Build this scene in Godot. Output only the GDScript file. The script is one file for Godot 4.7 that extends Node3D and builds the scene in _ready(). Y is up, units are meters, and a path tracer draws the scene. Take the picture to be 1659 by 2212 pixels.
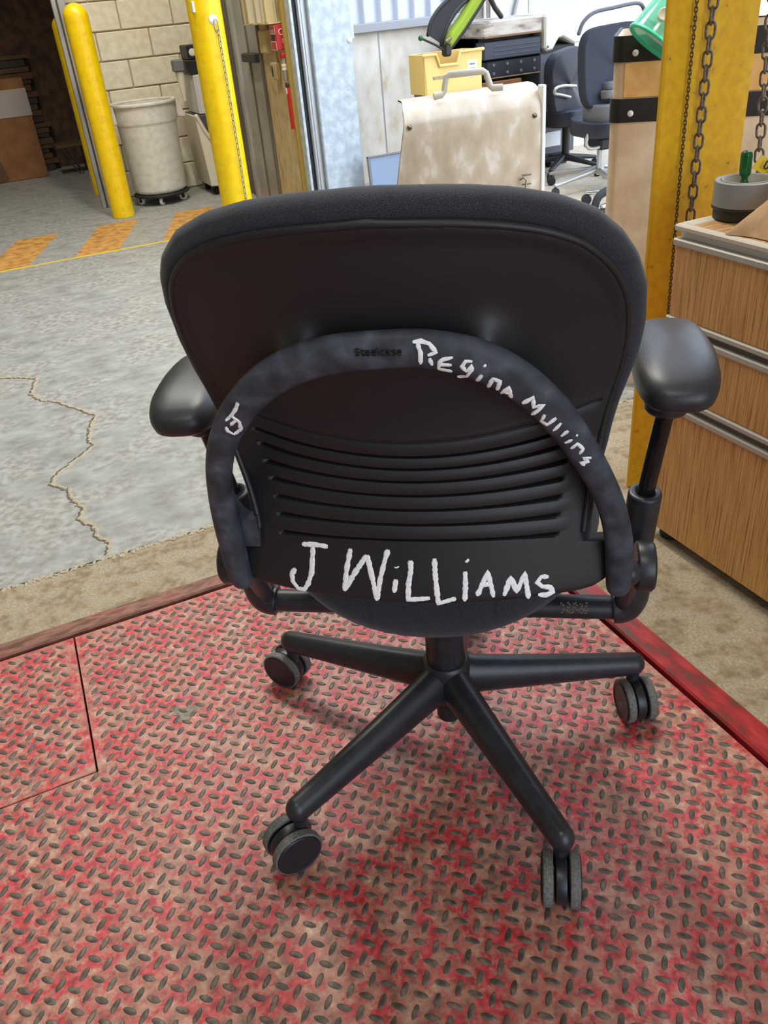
extends Node3D
# A black task chair seen from behind on a red steel dock plate, in a loading bay with an open door to a yard.

var names := {}
var MT := {}
var fast_noise := {}

# ---------------------------------------------------------------- mesh builder
class MB:
	var v := PackedVector3Array()
	var n := PackedVector3Array()
	var idx := PackedInt32Array()
	var xf := Transform3D()
	var smooth := true

	func patch(pts: PackedVector3Array, tris: PackedInt32Array) -> void:
		var base := v.size()
		var nn := PackedVector3Array()
		nn.resize(pts.size())
		var q := PackedVector3Array()
		for p in pts:
			q.append(xf * p)
		for t in range(0, tris.size(), 3):
			var a := tris[t]
			var b := tris[t + 1]
			var c := tris[t + 2]
			var f := (q[b] - q[a]).cross(q[c] - q[a])
			nn[a] += f
			nn[b] += f
			nn[c] += f
			idx.append(base + a)
			idx.append(base + b)
			idx.append(base + c)
		for i in q.size():
			v.append(q[i])
			n.append(nn[i].normalized() if nn[i].length_squared() > 1e-20 else Vector3.UP)

	# rows of points; counter-clockwise seen from outside when columns run right and rows run up
	func grid(rows: Array, wrap := false) -> void:
		var w: int = rows[0].size()
		var pts := PackedVector3Array()
		for r in rows:
			pts.append_array(r)
		var tris := PackedInt32Array()
		for r in rows.size() - 1:
			for c in (w if wrap else w - 1):
				var a := r * w + c
				var b := r * w + (c + 1) % w
				var d := a + w
				var e := b + w
				tris.append_array(PackedInt32Array([a, b, e, a, e, d]))
		patch(pts, tris)

	func poly(p: PackedVector3Array, hint: Vector3) -> void:
		var f := Vector3.ZERO
		for i in range(1, p.size() - 1):
			f += (p[i] - p[0]).cross(p[i + 1] - p[0])
		var tris := PackedInt32Array()
		for i in range(1, p.size() - 1):
			if f.dot(hint) >= 0.0:
				tris.append_array(PackedInt32Array([0, i, i + 1]))
			else:
				tris.append_array(PackedInt32Array([0, i + 1, i]))
		patch(p, tris)

	func box(c: Vector3, s: Vector3, bevel := 0.0) -> void:
		var h := s * 0.5
		var b := minf(bevel, minf(h.x, minf(h.y, h.z)) * 0.9)
		for ax in 3:
			var u := (ax + 1) % 3
			var w := (ax + 2) % 3
			for sg in [-1.0, 1.0]:
				var q := PackedVector3Array()
				for k in [[-1, -1], [1, -1], [1, 1], [-1, 1]]:
					var p := Vector3()
					p[ax] = sg * h[ax]
					p[u] = k[0] * (h[u] - b)
					p[w] = k[1] * (h[w] - b)
					q.append(c + p)
				var hint := Vector3()
				hint[ax] = sg
				poly(q, hint)
		if b <= 0.0:
			return
		for ax in 3:
			var u := (ax + 1) % 3
			var w := (ax + 2) % 3
			for k in [[-1, -1], [1, -1], [1, 1], [-1, 1]]:
				var q := PackedVector3Array()
				for e in [[-1, 0], [1, 0], [1, 1], [-1, 1]]:
					var p := Vector3()
					p[ax] = e[0] * (h[ax] - b)
					p[u] = k[0] * (h[u] - (b if e[1] == 0 else 0.0))
					p[w] = k[1] * (h[w] - (0.0 if e[1] == 0 else b))
					q.append(c + p)
				var hint := Vector3()
				hint[u] = k[0]
				hint[w] = k[1]
				poly(q, hint)
		for sx in [-1, 1]:
			for sy in [-1, 1]:
				for sz in [-1, 1]:
					var hh := Vector3(sx * h.x, sy * h.y, sz * h.z)
					poly(PackedVector3Array([c + hh - Vector3(0, sy * b, sz * b), c + hh - Vector3(sx * b, 0, sz * b), c + hh - Vector3(sx * b, sy * b, 0)]), hh)

	# profile of (radius, height) from the bottom up the outside; sharp splits where doubled
	func lathe(prof: PackedVector2Array, segs := 32, c := Vector3.ZERO) -> void:
		var run := []
		for i in prof.size():
			if i > 0 and prof[i].is_equal_approx(prof[i - 1]):
				if run.size() > 1:
					grid(run, true)
				run = []
			var row := PackedVector3Array()
			for k in segs:
				var a := -TAU * k / segs
				row.append(c + Vector3(prof[i].x * cos(a), prof[i].y, prof[i].x * sin(a)))
			run.append(row)
		if run.size() > 1:
			grid(run, true)

	# sweep of an ellipse; side = direction of rx where given
	func tube(path: PackedVector3Array, rx, ry = null, segs := 12, side := Vector3.ZERO, round_end := 0, closed := false) -> void:
		var cnt := path.size()
		var rows := []
		var t0 := Vector3.ZERO
		var bvec := side
		for i in cnt:
			var t: Vector3
			if closed:
				t = (path[(i + 1) % cnt] - path[(i - 1 + cnt) % cnt]).normalized()
			else:
				t = (path[mini(i + 1, cnt - 1)] - path[maxi(i - 1, 0)]).normalized()
			if bvec == Vector3.ZERO:
				bvec = t.cross(Vector3.UP if absf(t.y) < 0.9 else Vector3.RIGHT)
			bvec = (bvec - t * bvec.dot(t)).normalized()
			if side != Vector3.ZERO and not closed:
				bvec = (side - t * side.dot(t)).normalized()
			var nv := t.cross(bvec).normalized()
			var ax: float = rx[i] if rx is Array or rx is PackedFloat32Array else rx
			var ay: float = ax if ry == null else (ry[i] if ry is Array or ry is PackedFloat32Array else ry)
			if not closed and i == 0:
				_cap(rows, path[0], -t, bvec, nv, ax, ay, segs, round_end & 1, true)
			rows.append(_ring(path[i], bvec, nv, ax, ay, segs))
			if not closed and i == cnt - 1:
				_cap(rows, path[i], t, bvec, nv, ax, ay, segs, round_end & 2, false)
		if closed:
			rows.append(rows[0])
		grid(rows, true)

	func _ring(p: Vector3, b: Vector3, nv: Vector3, ax: float, ay: float, segs: int) -> PackedVector3Array:
		var row := PackedVector3Array()
		for k in segs:
			var a := TAU * k / segs
			row.append(p + b * (cos(a) * ax) + nv * (sin(a) * ay))
		return row

	func _cap(rows: Array, p: Vector3, dir: Vector3, b: Vector3, nv: Vector3, ax: float, ay: float, segs: int, rounded: int, first: bool) -> void:
		var list := []
		var r := minf(ax, ay)
		if rounded:
			for k in [0.98, 0.85, 0.6, 0.3, 0.02]:
				var f: float = k
				list.append(_ring(p + dir * (sqrt(1.0 - f * f) * r), b, nv, ax * f, ay * f, segs))
		else:
			list.append(_ring(p + dir * 0.0002, b, nv, ax * 0.96, ay * 0.96, segs))
			list.append(_ring(p + dir * 0.0002, b, nv, ax * 0.01, ay * 0.01, segs))
		if first:
			list.reverse()
		rows.append_array(list)

	# a flat outline (x, y) pushed along z from z0 to z1, with a bevel
	func prism(o: PackedVector2Array, z0: float, z1: float, bevel := 0.0) -> void:
		var pts := o.duplicate()
		if Geometry2D.is_polygon_clockwise(pts):
			pts.reverse()
		var ins := pts
		if bevel > 0.0:
			var off := Geometry2D.offset_polygon(pts, -bevel, Geometry2D.JOIN_MITER)
			if off.size() == 1 and off[0].size() == pts.size():
				ins = off[0]
				var best := 0
				for i in ins.size():
					if ins[i].distance_to(pts[0]) < ins[best].distance_to(pts[0]):
						best = i
				var turned := PackedVector2Array()
				for i in ins.size():
					turned.append(ins[(best + i) % ins.size()])
				ins = turned
			else:
				bevel = 0.0
		var levels := [[ins, z0], [pts, z0 + bevel], [pts, z1 - bevel], [ins, z1]] if bevel > 0.0 else [[pts, z0], [pts, z1]]
		for l in levels.size() - 1:
			for i in pts.size():
				var j := (i + 1) % pts.size()
				var a: Vector2 = levels[l][0][i]
				var b: Vector2 = levels[l][0][j]
				var c: Vector2 = levels[l + 1][0][j]
				var d: Vector2 = levels[l + 1][0][i]
				var e := pts[j] - pts[i]
				poly(PackedVector3Array([Vector3(a.x, a.y, levels[l][1]), Vector3(b.x, b.y, levels[l][1]), Vector3(c.x, c.y, levels[l + 1][1]), Vector3(d.x, d.y, levels[l + 1][1])]), Vector3(e.y, -e.x, 0))
		var tri := Geometry2D.triangulate_polygon(ins)
		for s in [[z0, -1.0], [z1, 1.0]]:
			var q := PackedVector3Array()
			for p in ins:
				q.append(Vector3(p.x, p.y, s[0]))
			var t2 := PackedInt32Array()
			for t in range(0, tri.size(), 3):
				var f := (q[tri[t + 1]] - q[tri[t]]).cross(q[tri[t + 2]] - q[tri[t]])
				if f.z * s[1] > 0:
					t2.append_array(PackedInt32Array([tri[t], tri[t + 1], tri[t + 2]]))
				else:
					t2.append_array(PackedInt32Array([tri[t], tri[t + 2], tri[t + 1]]))
			patch(q, t2)

	func mesh() -> ArrayMesh:
		var vol := 0.0
		for t in range(0, idx.size(), 3):
			vol += v[idx[t]].dot(v[idx[t + 1]].cross(v[idx[t + 2]]))
		var flip := vol < 0.0
		var nn := n.duplicate()
		var ii := idx.duplicate()
		if flip:
			for i in nn.size():
				nn[i] = -nn[i]
		else:
			for t in range(0, ii.size(), 3):
				var k := ii[t + 1]
				ii[t + 1] = ii[t + 2]
				ii[t + 2] = k
		var arr := []
		arr.resize(Mesh.ARRAY_MAX)
		arr[Mesh.ARRAY_VERTEX] = v
		arr[Mesh.ARRAY_NORMAL] = nn
		arr[Mesh.ARRAY_INDEX] = ii
		var m := ArrayMesh.new()
		m.add_surface_from_arrays(Mesh.PRIMITIVE_TRIANGLES, arr)
		return m

# ---------------------------------------------------------------- node helpers
func numbered(called: String) -> String:
	var k: int = names.get(called, 0)
	names[called] = k + 1
	return called if k == 0 else "%s_%03d" % [called, k]

func tag(o: Node3D, label := "", category := "", group := "", kind := "") -> Node3D:
	if label: o.set_meta("label", label)
	if category: o.set_meta("category", category)
	if group: o.set_meta("group", group)
	if kind: o.set_meta("kind", kind)
	return o

func put(called: String, m, mat: Material, parent: Node3D = null, at := Vector3.ZERO) -> MeshInstance3D:
	var o := MeshInstance3D.new()
	o.mesh = m.mesh() if m is MB else m
	o.material_override = mat
	o.position = at
	if parent == null:
		o.name = numbered(called)
		add_child(o, true)
	else:
		var k := 0
		var nm := called
		while parent.has_node(nm):
			k += 1
			nm = "%s_%03d" % [called, k]
		o.name = nm
		parent.add_child(o, true)
	return o

func thing(called: String, label: String, category: String, at := Vector3.ZERO, turn := 0.0, group := "") -> Node3D:
	var o := Node3D.new()
	o.name = numbered(called)
	add_child(o, true)
	o.position = at
	o.rotation.y = turn
	tag(o, label, category, group)
	return o

func struct(called: String, m, mat: Material) -> MeshInstance3D:
	var o := put(called, m, mat)
	o.set_meta("kind", "structure")
	return o

func copy(src: Node3D, label: String, at: Vector3, turn: float, called: String) -> Node3D:
	var o: Node3D = src.duplicate()
	o.name = numbered(called)
	add_child(o, true)
	o.position = at
	o.rotation.y = turn
	o.set_meta("label", label)
	return o

func bx(c: Vector3, s: Vector3, b := 0.0) -> MB:
	var m := MB.new()
	m.box(c, s, b)
	return m

func span(a: Vector3, b: Vector3, bev := 0.0) -> MB:
	return bx((a + b) * 0.5, (b - a).abs(), bev)

func tb(path: Array, r, segs := 12, round_end := 3) -> MB:
	var m := MB.new()
	m.tube(PackedVector3Array(path), r, null, segs, Vector3.ZERO, round_end)
	return m

func lat(prof: Array, segs := 32, c := Vector3.ZERO) -> MB:
	var m := MB.new()
	m.lathe(PackedVector2Array(prof), segs, c)
	return m

# smooth curve through the points
func spline(p: Array, per := 6) -> PackedVector3Array:
	var out := PackedVector3Array()
	for i in p.size() - 1:
		var a: Vector3 = p[maxi(i - 1, 0)]
		var b: Vector3 = p[i]
		var c: Vector3 = p[i + 1]
		var d: Vector3 = p[mini(i + 2, p.size() - 1)]
		for k in per:
			out.append(b.cubic_interpolate(c, a, d, float(k) / per))
	out.append(p[-1])
	return out

func interp(x: float, xs: Array, ys: Array) -> float:
	if x <= xs[0]: return ys[0]
	for i in range(1, xs.size()):
		if x <= xs[i]:
			return lerpf(ys[i - 1], ys[i], (x - xs[i - 1]) / (xs[i] - xs[i - 1]))
	return ys[-1]

# ---------------------------------------------------------------- materials
func noise_tex(freq: float, seed_: int, stops: Array, size := 512, octaves := 5, type := FastNoiseLite.TYPE_SIMPLEX_SMOOTH, cellular := false, gain := 0.5) -> NoiseTexture2D:
	var nz := FastNoiseLite.new()
	nz.seed = seed_
	nz.noise_type = FastNoiseLite.TYPE_CELLULAR if cellular else type
	nz.frequency = freq
	nz.fractal_octaves = octaves
	nz.fractal_gain = gain
	var t := NoiseTexture2D.new()
	t.width = size
	t.height = size
	t.seamless = true
	t.noise = nz
	if stops.size():
		var g := Gradient.new()
		var off := PackedFloat32Array()
		var col := PackedColorArray()
		for s in stops:
			off.append(s[0])
			col.append(s[1])
		g.offsets = off
		g.colors = col
		t.color_ramp = g
	return t

func c8(r: int, g: int, b: int, a := 255) -> Color:
	return Color8(r, g, b, a)

func mat(called: String, col: Color, rough := 0.6, metal := 0.0, o := {}) -> StandardMaterial3D:
	var m := StandardMaterial3D.new()
	m.resource_name = called
	m.albedo_color = col
	m.roughness = rough
	m.metallic = metal
	var sc: float = o.get("scale", 1.0)
	m.uv1_triplanar = true
	m.uv1_world_triplanar = o.get("world", false)
	m.uv1_scale = Vector3.ONE * sc if not o.has("scale3") else o.scale3
	if o.has("tex"): m.albedo_texture = o.tex
	if o.has("bump"):
		m.heightmap_enabled = true
		m.heightmap_texture = o.bump
		m.heightmap_scale = o.get("depth", 0.05)
	if o.has("rtex"): m.roughness_texture = o.rtex
	if o.has("detail"):
		m.detail_enabled = true
		m.detail_albedo = o.detail
		m.detail_mask = o.mask
		m.detail_blend_mode = BaseMaterial3D.BLEND_MODE_MIX
		m.detail_uv_layer = BaseMaterial3D.DETAIL_UV_2 if o.has("scale2") else BaseMaterial3D.DETAIL_UV_1
		if o.has("scale2"):
			m.uv2_triplanar = true
			m.uv2_world_triplanar = o.get("world", false)
			m.uv2_scale = Vector3.ONE * o.scale2
	if o.has("rim"):
		m.rim_enabled = true
		m.rim = o.rim
		m.rim_tint = 0.5
	if o.has("spec"): m.metallic_specular = o.spec
	MT[called] = m
	return m

func _ready() -> void:
	# ------------------------------------------------ camera, sky, exposure
	var cam := Camera3D.new()
	cam.name = "camera"
	cam.position = Vector3(0, 1.15, 0)
	cam.rotation = Vector3(-0.5561, deg_to_rad(-22.0), -0.0990)
	cam.fov = rad_to_deg(2.0 * atan(1106.0 / 1780.0))
	cam.near = 0.05
	cam.far = 200.0
	add_child(cam)
	var env := Environment.new()
	env.background_mode = Environment.BG_SKY
	var sky := Sky.new()
	var sm := ProceduralSkyMaterial.new()
	sm.sky_top_color = c8(190, 206, 232)
	sm.sky_horizon_color = c8(222, 229, 240)
	sm.sky_curve = 0.25
	sm.ground_horizon_color = c8(190, 188, 184)
	sm.ground_bottom_color = c8(150, 146, 140)
	sm.sky_energy_multiplier = 1.0
	sky.sky_material = sm
	env.sky = sky
	env.background_energy_multiplier = 4.2
	env.tonemap_mode = Environment.TONE_MAPPER_LINEAR
	env.tonemap_exposure = 1.2
	env.sdfgi_enabled = true
	env.ssao_enabled = true
	env.ssil_enabled = true
	var we := WorldEnvironment.new()
	we.name = "world_environment"
	we.environment = env
	add_child(we)
	materials()
	setting()
	lamps()
	dock_plates()
	task_chair()
	cabinet_corner()
	left_corner()
	yard()

# added lamp fittings out of view, to brighten the hall: a glowing tube face and a light of the same size just below it
func lamps() -> void:
	for q in [[Vector3(-0.9, 4.6, 0.9), 4.0], [Vector3(1.15, 4.6, -3.3), 11.0], [Vector3(0.3, 4.6, -4.9), 7.0]]:
		var p: Vector3 = q[0]
		var t := thing("ceiling_lamp", ["long white ceiling strip lamp nearest the open dock door", "long white ceiling strip lamp above the grey slab", "long white ceiling strip lamp over the hazard stripes"][names.get("ceiling_lamp", 0)], "lamp", p, 0.0, "strip lamps under the ceiling")
		put("housing", bx(Vector3(0, 0.05, 0), Vector3(0.34, 0.1, 1.5), 0.01), MT.white_metal, t)
		put("diffuser", bx(Vector3(0, -0.008, 0), Vector3(0.28, 0.012, 1.4), 0.003), MT.added_lamp_glow, t)
		put("hanger", bx(Vector3(0, 0.25, 0), Vector3(0.02, 0.3, 0.02)), MT.white_metal, t)
		var a := AreaLight3D.new()
		a.name = "added_lamp_light"
		a.area_size = Vector2(0.28, 1.4)
		a.light_energy = q[1]
		a.light_color = c8(252, 249, 241)
		a.shadow_enabled = true
		a.area_range = 20.0
		a.rotation.x = -PI / 2
		a.position = Vector3(0, -0.03, 0)
		t.add_child(a)

func materials() -> void:
	var W := {"world": true}
	var grain := noise_tex(0.18, 3, [], 512, 3)
	var fine := noise_tex(0.35, 8, [], 512, 2)
	var blot := noise_tex(0.012, 5, [], 512, 5)
	MT.grain = null
	# steel plate
	var worn := noise_tex(0.03, 11, [[0.12, c8(112, 82, 70)], [0.38, c8(158, 112, 94)], [0.55, c8(176, 128, 108)], [0.75, c8(188, 149, 124)], [0.95, c8(212, 186, 163)]], 1024, 7, FastNoiseLite.TYPE_SIMPLEX_SMOOTH, false, 0.65)
	var redt := noise_tex(0.05, 21, [[0.2, c8(150, 28, 38)], [0.5, c8(194, 46, 58)], [0.8, c8(206, 84, 90)]], 512, 5)
	var rmask := noise_tex(0.014, 31, [[0.36, Color.BLACK], [0.5, Color(0.35, 0.35, 0.35)], [0.66, Color(0.92, 0.92, 0.92)]], 1024, 6, FastNoiseLite.TYPE_SIMPLEX_SMOOTH, false, 0.85)
	mat("red_plate", Color.WHITE, 0.5, 0.0, {"world": true, "tex": worn, "scale": 0.9, "detail": redt, "mask": rmask, "scale2": 2.3})
	mat("lug_steel", Color.WHITE, 0.55, 0.1, {"world": true, "tex": noise_tex(0.03, 41, [[0.2, c8(62, 54, 47)], [0.5, c8(92, 82, 71)], [0.85, c8(134, 116, 100)]], 512, 5), "scale": 3.0})
	mat("red_steel", Color.WHITE, 0.45, 0.0, {"world": true, "tex": noise_tex(0.02, 51, [[0.15, c8(92, 62, 46)], [0.36, c8(128, 36, 34)], [0.6, c8(158, 34, 38)], [0.85, c8(176, 52, 52)]], 512, 6), "scale3": Vector3(3.0, 3.0, 1.0)})
	mat("brown_steel", Color.WHITE, 0.5, 0.1, {"world": true, "tex": noise_tex(0.02, 52, [[0.15, c8(84, 50, 38)], [0.45, c8(122, 82, 66)], [0.65, c8(140, 96, 78)], [0.9, c8(120, 54, 50)]], 512, 6), "scale3": Vector3(1.0, 3.0, 3.0)})
	mat("stain_grey", Color.WHITE, 0.7, 0.0, {"world": true, "tex": noise_tex(0.05, 42, [[0.2, c8(112, 108, 92)], [0.8, c8(146, 136, 116)]], 256, 4), "scale": 6.0})
	mat("pit_dark", c8(40, 22, 20), 0.8)
	# concrete
	var conc := noise_tex(0.012, 61, [[0.12, c8(126, 124, 117)], [0.4, c8(145, 145, 138)], [0.6, c8(153, 153, 146)], [0.9, c8(170, 170, 162)]], 1024, 8, FastNoiseLite.TYPE_SIMPLEX_SMOOTH, false, 0.56)
	var conc2 := noise_tex(0.02, 62, [[0.2, c8(128, 124, 114)], [0.5, c8(152, 150, 142)], [0.8, c8(172, 172, 166)]], 512, 6)
	mat("concrete_grey", Color.WHITE, 0.5, 0.0, {"world": true, "tex": conc, "scale3": Vector3(0.5, 1.0, 0.8), "detail": conc2, "mask": noise_tex(0.01, 63, [[0.35, Color.BLACK], [0.7, Color(0.8, 0.8, 0.8)]], 512, 4), "scale2": 2.6})
	var tan := noise_tex(0.06, 64, [[0.1, c8(126, 112, 90)], [0.4, c8(154, 140, 115)], [0.65, c8(168, 155, 131)], [0.95, c8(200, 189, 166)]], 1024, 7, FastNoiseLite.TYPE_SIMPLEX_SMOOTH, false, 0.8)
	mat("concrete_tan", Color.WHITE, 0.85, 0.0, {"world": true, "tex": tan, "scale": 2.0, "detail": noise_tex(0.05, 68, [[0.2, c8(112, 94, 66)], [0.8, c8(160, 142, 112)]], 512, 5), "mask": noise_tex(0.012, 69, [[0.4, Color.BLACK], [0.7, Color(0.75, 0.75, 0.75)]], 512, 6), "scale2": 1.4})
	mat("crumb", c8(240, 237, 226), 0.9, 0.0, {"world": true, "tex": noise_tex(0.2, 65, [[0.2, c8(140, 126, 100)], [0.6, c8(200, 190, 168)], [0.9, c8(232, 226, 212)]], 256, 3), "scale": 6.0})
	mat("crack_dark", c8(96, 88, 74), 0.9)
	mat("dark_scuff", c8(112, 110, 106), 0.6)
	mat("stripe_orange", Color.WHITE, 0.6, 0.0, {"world": true, "tex": noise_tex(0.02, 66, [[0.1, c8(150, 112, 62)], [0.5, c8(196, 142, 70)], [0.9, c8(204, 160, 92)]], 512, 6), "scale": 1.2})
	mat("stripe_yellow", c8(214, 190, 60), 0.6)
	mat("outside_floor", Color.WHITE, 0.8, 0.0, {"world": true, "tex": noise_tex(0.02, 67, [[0.15, c8(172, 158, 136)], [0.5, c8(184, 171, 149)], [0.9, c8(198, 187, 166)]], 512, 7, FastNoiseLite.TYPE_SIMPLEX_SMOOTH, false, 0.7), "scale": 1.2})
	# walls
	mat("block_paint", Color.WHITE, 0.7, 0.0, {"world": true, "tex": noise_tex(0.02, 71, [[0.2, c8(212, 200, 168)], [0.6, c8(222, 211, 182)], [0.9, c8(228, 219, 192)]], 512, 5), "scale": 1.3})
	mat("block_joint", c8(170, 156, 124), 0.9)
	mat("hall_paint", Color.WHITE, 0.75, 0.0, {"world": true, "tex": noise_tex(0.01, 72, [[0.2, c8(176, 170, 156)], [0.8, c8(200, 195, 182)]], 512, 4), "scale": 0.6})
	mat("ceiling_paint", c8(206, 203, 196), 0.9)
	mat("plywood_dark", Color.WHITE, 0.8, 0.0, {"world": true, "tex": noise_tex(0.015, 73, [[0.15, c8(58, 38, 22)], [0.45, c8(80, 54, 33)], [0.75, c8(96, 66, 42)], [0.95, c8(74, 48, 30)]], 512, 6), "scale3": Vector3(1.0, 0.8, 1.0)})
	mat("recess_shade", c8(104, 96, 82), 0.8)  # shade of the recess and grooves put into the colour
	mat("door_grey", Color.WHITE, 0.5, 0.0, {"world": true, "tex": noise_tex(0.01, 74, [[0.2, c8(146, 143, 134)], [0.8, c8(164, 161, 152)]], 256, 4), "scale": 1.0})
	mat("beige_paint", Color.WHITE, 0.65, 0.0, {"world": true, "tex": noise_tex(0.02, 75, [[0.15, c8(168, 146, 100)], [0.5, c8(190, 168, 122)], [0.9, c8(200, 180, 138)]], 512, 5), "scale3": Vector3(2.0, 0.7, 2.0)})
	mat("gold_edge", c8(160, 130, 60), 0.6)
	mat("galvanised", Color.WHITE, 0.5, 0.25, {"world": true, "tex": noise_tex(0.02, 76, [[0.2, c8(166, 179, 188)], [0.5, c8(178, 191, 200)], [0.85, c8(194, 206, 214)]], 512, 6), "scale": 1.6})
	mat("track_metal", c8(176, 180, 184), 0.32, 0.8)
	mat("seal_black", c8(24, 24, 25), 0.7)
	mat("white_metal", c8(226, 226, 222), 0.5)
	mat("bare_concrete_wall", Color.WHITE, 0.8, 0.0, {"world": true, "tex": noise_tex(0.015, 77, [[0.1, c8(204, 190, 164)], [0.35, c8(222, 214, 198)], [0.6, c8(230, 225, 212)], [0.9, c8(238, 234, 224)]], 512, 6), "scale3": Vector3(0.9, 0.5, 0.9)})
	mat("corrugated", c8(206, 214, 226), 0.4, 0.2)
	mat("flashing", c8(158, 160, 162), 0.45, 0.4)
	mat("yard_grey", c8(204, 204, 214), 0.8)
	mat("yard_white", c8(222, 220, 212), 0.8)
	mat("yard_brown", c8(140, 134, 124), 0.8)
	# paints, plastics
	mat("bollard_yellow", Color.WHITE, 0.32, 0.0, {"world": true, "tex": noise_tex(0.02, 81, [[0.05, c8(226, 182, 2)], [0.4, c8(240, 200, 2)], [0.9, c8(246, 208, 6)]], 512, 3), "scale": 1.5})
	mat("column_yellow", Color.WHITE, 0.5, 0.0, {"world": true, "tex": noise_tex(0.025, 82, [[0.10, c8(150, 112, 20)], [0.17, c8(214, 164, 4)], [0.6, c8(226, 176, 6)], [0.9, c8(232, 186, 16)]], 512, 6), "scale": 2.4})
	mat("chain_steel", Color.WHITE, 0.5, 0.5, {"world": true, "tex": noise_tex(0.08, 83, [[0.2, c8(84, 76, 66)], [0.6, c8(122, 112, 100)], [0.9, c8(146, 134, 120)]], 256, 4), "scale": 5.0})
	mat("chain_dark", c8(98, 84, 58), 0.45, 0.6)
	mat("bright_wire", c8(150, 146, 136), 0.35, 0.8)
	mat("oak", Color.WHITE, 0.5, 0.0, {"world": true, "tex": noise_tex(0.03, 84, [[0.12, c8(146, 98, 48)], [0.36, c8(190, 138, 76)], [0.6, c8(206, 155, 90)], [0.9, c8(220, 172, 110)]], 1024, 5), "scale3": Vector3(6.0, 0.16, 6.0)})
	mat("oak_top", Color.WHITE, 0.5, 0.0, {"world": true, "tex": noise_tex(0.03, 86, [[0.15, c8(150, 108, 62)], [0.5, c8(190, 150, 100)], [0.9, c8(206, 170, 122)]], 512, 5), "scale3": Vector3(0.6, 6.0, 7.0)})
	mat("alu_trim", c8(176, 170, 158), 0.42, 0.3)
	mat("grey_edge", c8(196, 188, 172), 0.55)
	mat("shadow_gap", c8(104, 96, 84), 0.8)
	mat("rubber_black", c8(30, 30, 31), 0.7)
	mat("duct_tape", c8(134, 133, 130), 0.5)
	mat("card_core", c8(202, 194, 178), 0.85)
	mat("tape_black", c8(40, 38, 37), 0.5)
	mat("print_dark", c8(40, 38, 36), 0.7)
	var green := mat("green_handle", c8(20, 92, 44), 0.12)
	green.refraction_enabled = false
	mat("tag_yellow", c8(240, 206, 20), 0.35)
	mat("kraft", Color.WHITE, 0.8, 0.0, {"tex": noise_tex(0.03, 87, [[0.2, c8(172, 134, 94)], [0.6, c8(190, 152, 110)], [0.9, c8(200, 164, 124)]], 256, 5), "scale": 4.0})
	mat("brute_grey", Color.WHITE, 0.55, 0.0, {"tex": noise_tex(0.02, 88, [[0.05, c8(188, 181, 163)], [0.4, c8(206, 200, 184)], [0.8, c8(214, 209, 196)]], 512, 6), "scale": 1.6})
	mat("bin_cream", c8(214, 206, 184), 0.5)
	mat("lid_dark", c8(72, 72, 66), 0.6)
	mat("box_black", c8(22, 23, 26), 0.5)
	mat("lamp_shade_grey", c8(110, 108, 106), 0.6)
	mat("crate_white", c8(196, 194, 190), 0.5)
	mat("crate_hole", c8(126, 124, 122), 0.7)
	mat("cardboard", Color.WHITE, 0.85, 0.0, {"tex": noise_tex(0.015, 89, [[0.2, c8(118, 78, 42)], [0.8, c8(136, 92, 52)]], 256, 4), "scale": 1.5})
	mat("cardboard_dark", c8(92, 68, 46), 0.9)
	mat("cardboard_grey", c8(64, 56, 48), 0.9)
	var wrap := mat("stretch_wrap", c8(214, 208, 200, 110), 0.4)
	wrap.transparency = BaseMaterial3D.TRANSPARENCY_ALPHA
	mat("alarm_red", c8(176, 20, 30), 0.4)
	mat("alarm_white", c8(226, 206, 200), 0.5)
	mat("dark_latch", c8(52, 50, 48), 0.6)
	mat("pipe_grey", c8(150, 146, 130), 0.4, 0.5)
	mat("paper_cream", c8(212, 202, 172), 0.85)
	mat("paper_edge", c8(190, 172, 122), 0.85)
	mat("sheet_metal", Color.WHITE, 0.4, 0.25, {"tex": noise_tex(0.012, 91, [[0.15, c8(176, 160, 136)], [0.5, c8(188, 174, 152)], [0.62, c8(193, 180, 159)], [0.74, c8(206, 196, 180)], [0.9, c8(214, 206, 192)]], 512, 5), "scale3": Vector3(1.6, 0.9, 1.6)})
	mat("handle_metal", c8(170, 164, 148), 0.35, 0.7)
	mat("bolt_metal", c8(120, 110, 92), 0.4, 0.7)
	mat("bin_yellow", c8(226, 194, 116), 0.5)
	mat("label_white", c8(226, 228, 228), 0.6)
	mat("copier_beige", Color.WHITE, 0.6, 0.0, {"tex": noise_tex(0.02, 92, [[0.15, c8(120, 106, 94)], [0.4, c8(186, 174, 158)], [0.8, c8(208, 200, 186)]], 256, 5), "scale3": Vector3(0.8, 3.0, 1.0)})
	mat("copier_white", c8(226, 222, 208), 0.5)
	mat("copier_dark", c8(62, 66, 74), 0.5)
	mat("copier_black", c8(26, 28, 32), 0.5)
	mat("cabinet_grey", c8(92, 94, 100), 0.6)
	mat("wood_warm", c8(138, 104, 76), 0.7)
	mat("lime_fabric", c8(134, 160, 38), 0.8)
	mat("mesh_black", c8(34, 36, 40), 0.7)
	mat("leather_dark", c8(42, 46, 58), 0.38)
	mat("fabric_charcoal", c8(50, 54, 64), 0.9)
	mat("arm_grey", c8(112, 112, 116), 0.5)
	mat("chrome", c8(206, 212, 216), 0.18, 0.95)
	mat("silver_plastic", c8(186, 186, 180), 0.35, 0.5)
	mat("screen_blue", c8(124, 144, 172), 0.3)
	mat("screen_frame", c8(112, 116, 122), 0.5)
	mat("fibre_beige", Color.WHITE, 0.55, 0.0, {"tex": noise_tex(0.02, 93, [[0.2, c8(206, 182, 150)], [0.6, c8(220, 199, 170)], [0.9, c8(228, 210, 184)]], 256, 4), "scale": 1.5})
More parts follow.
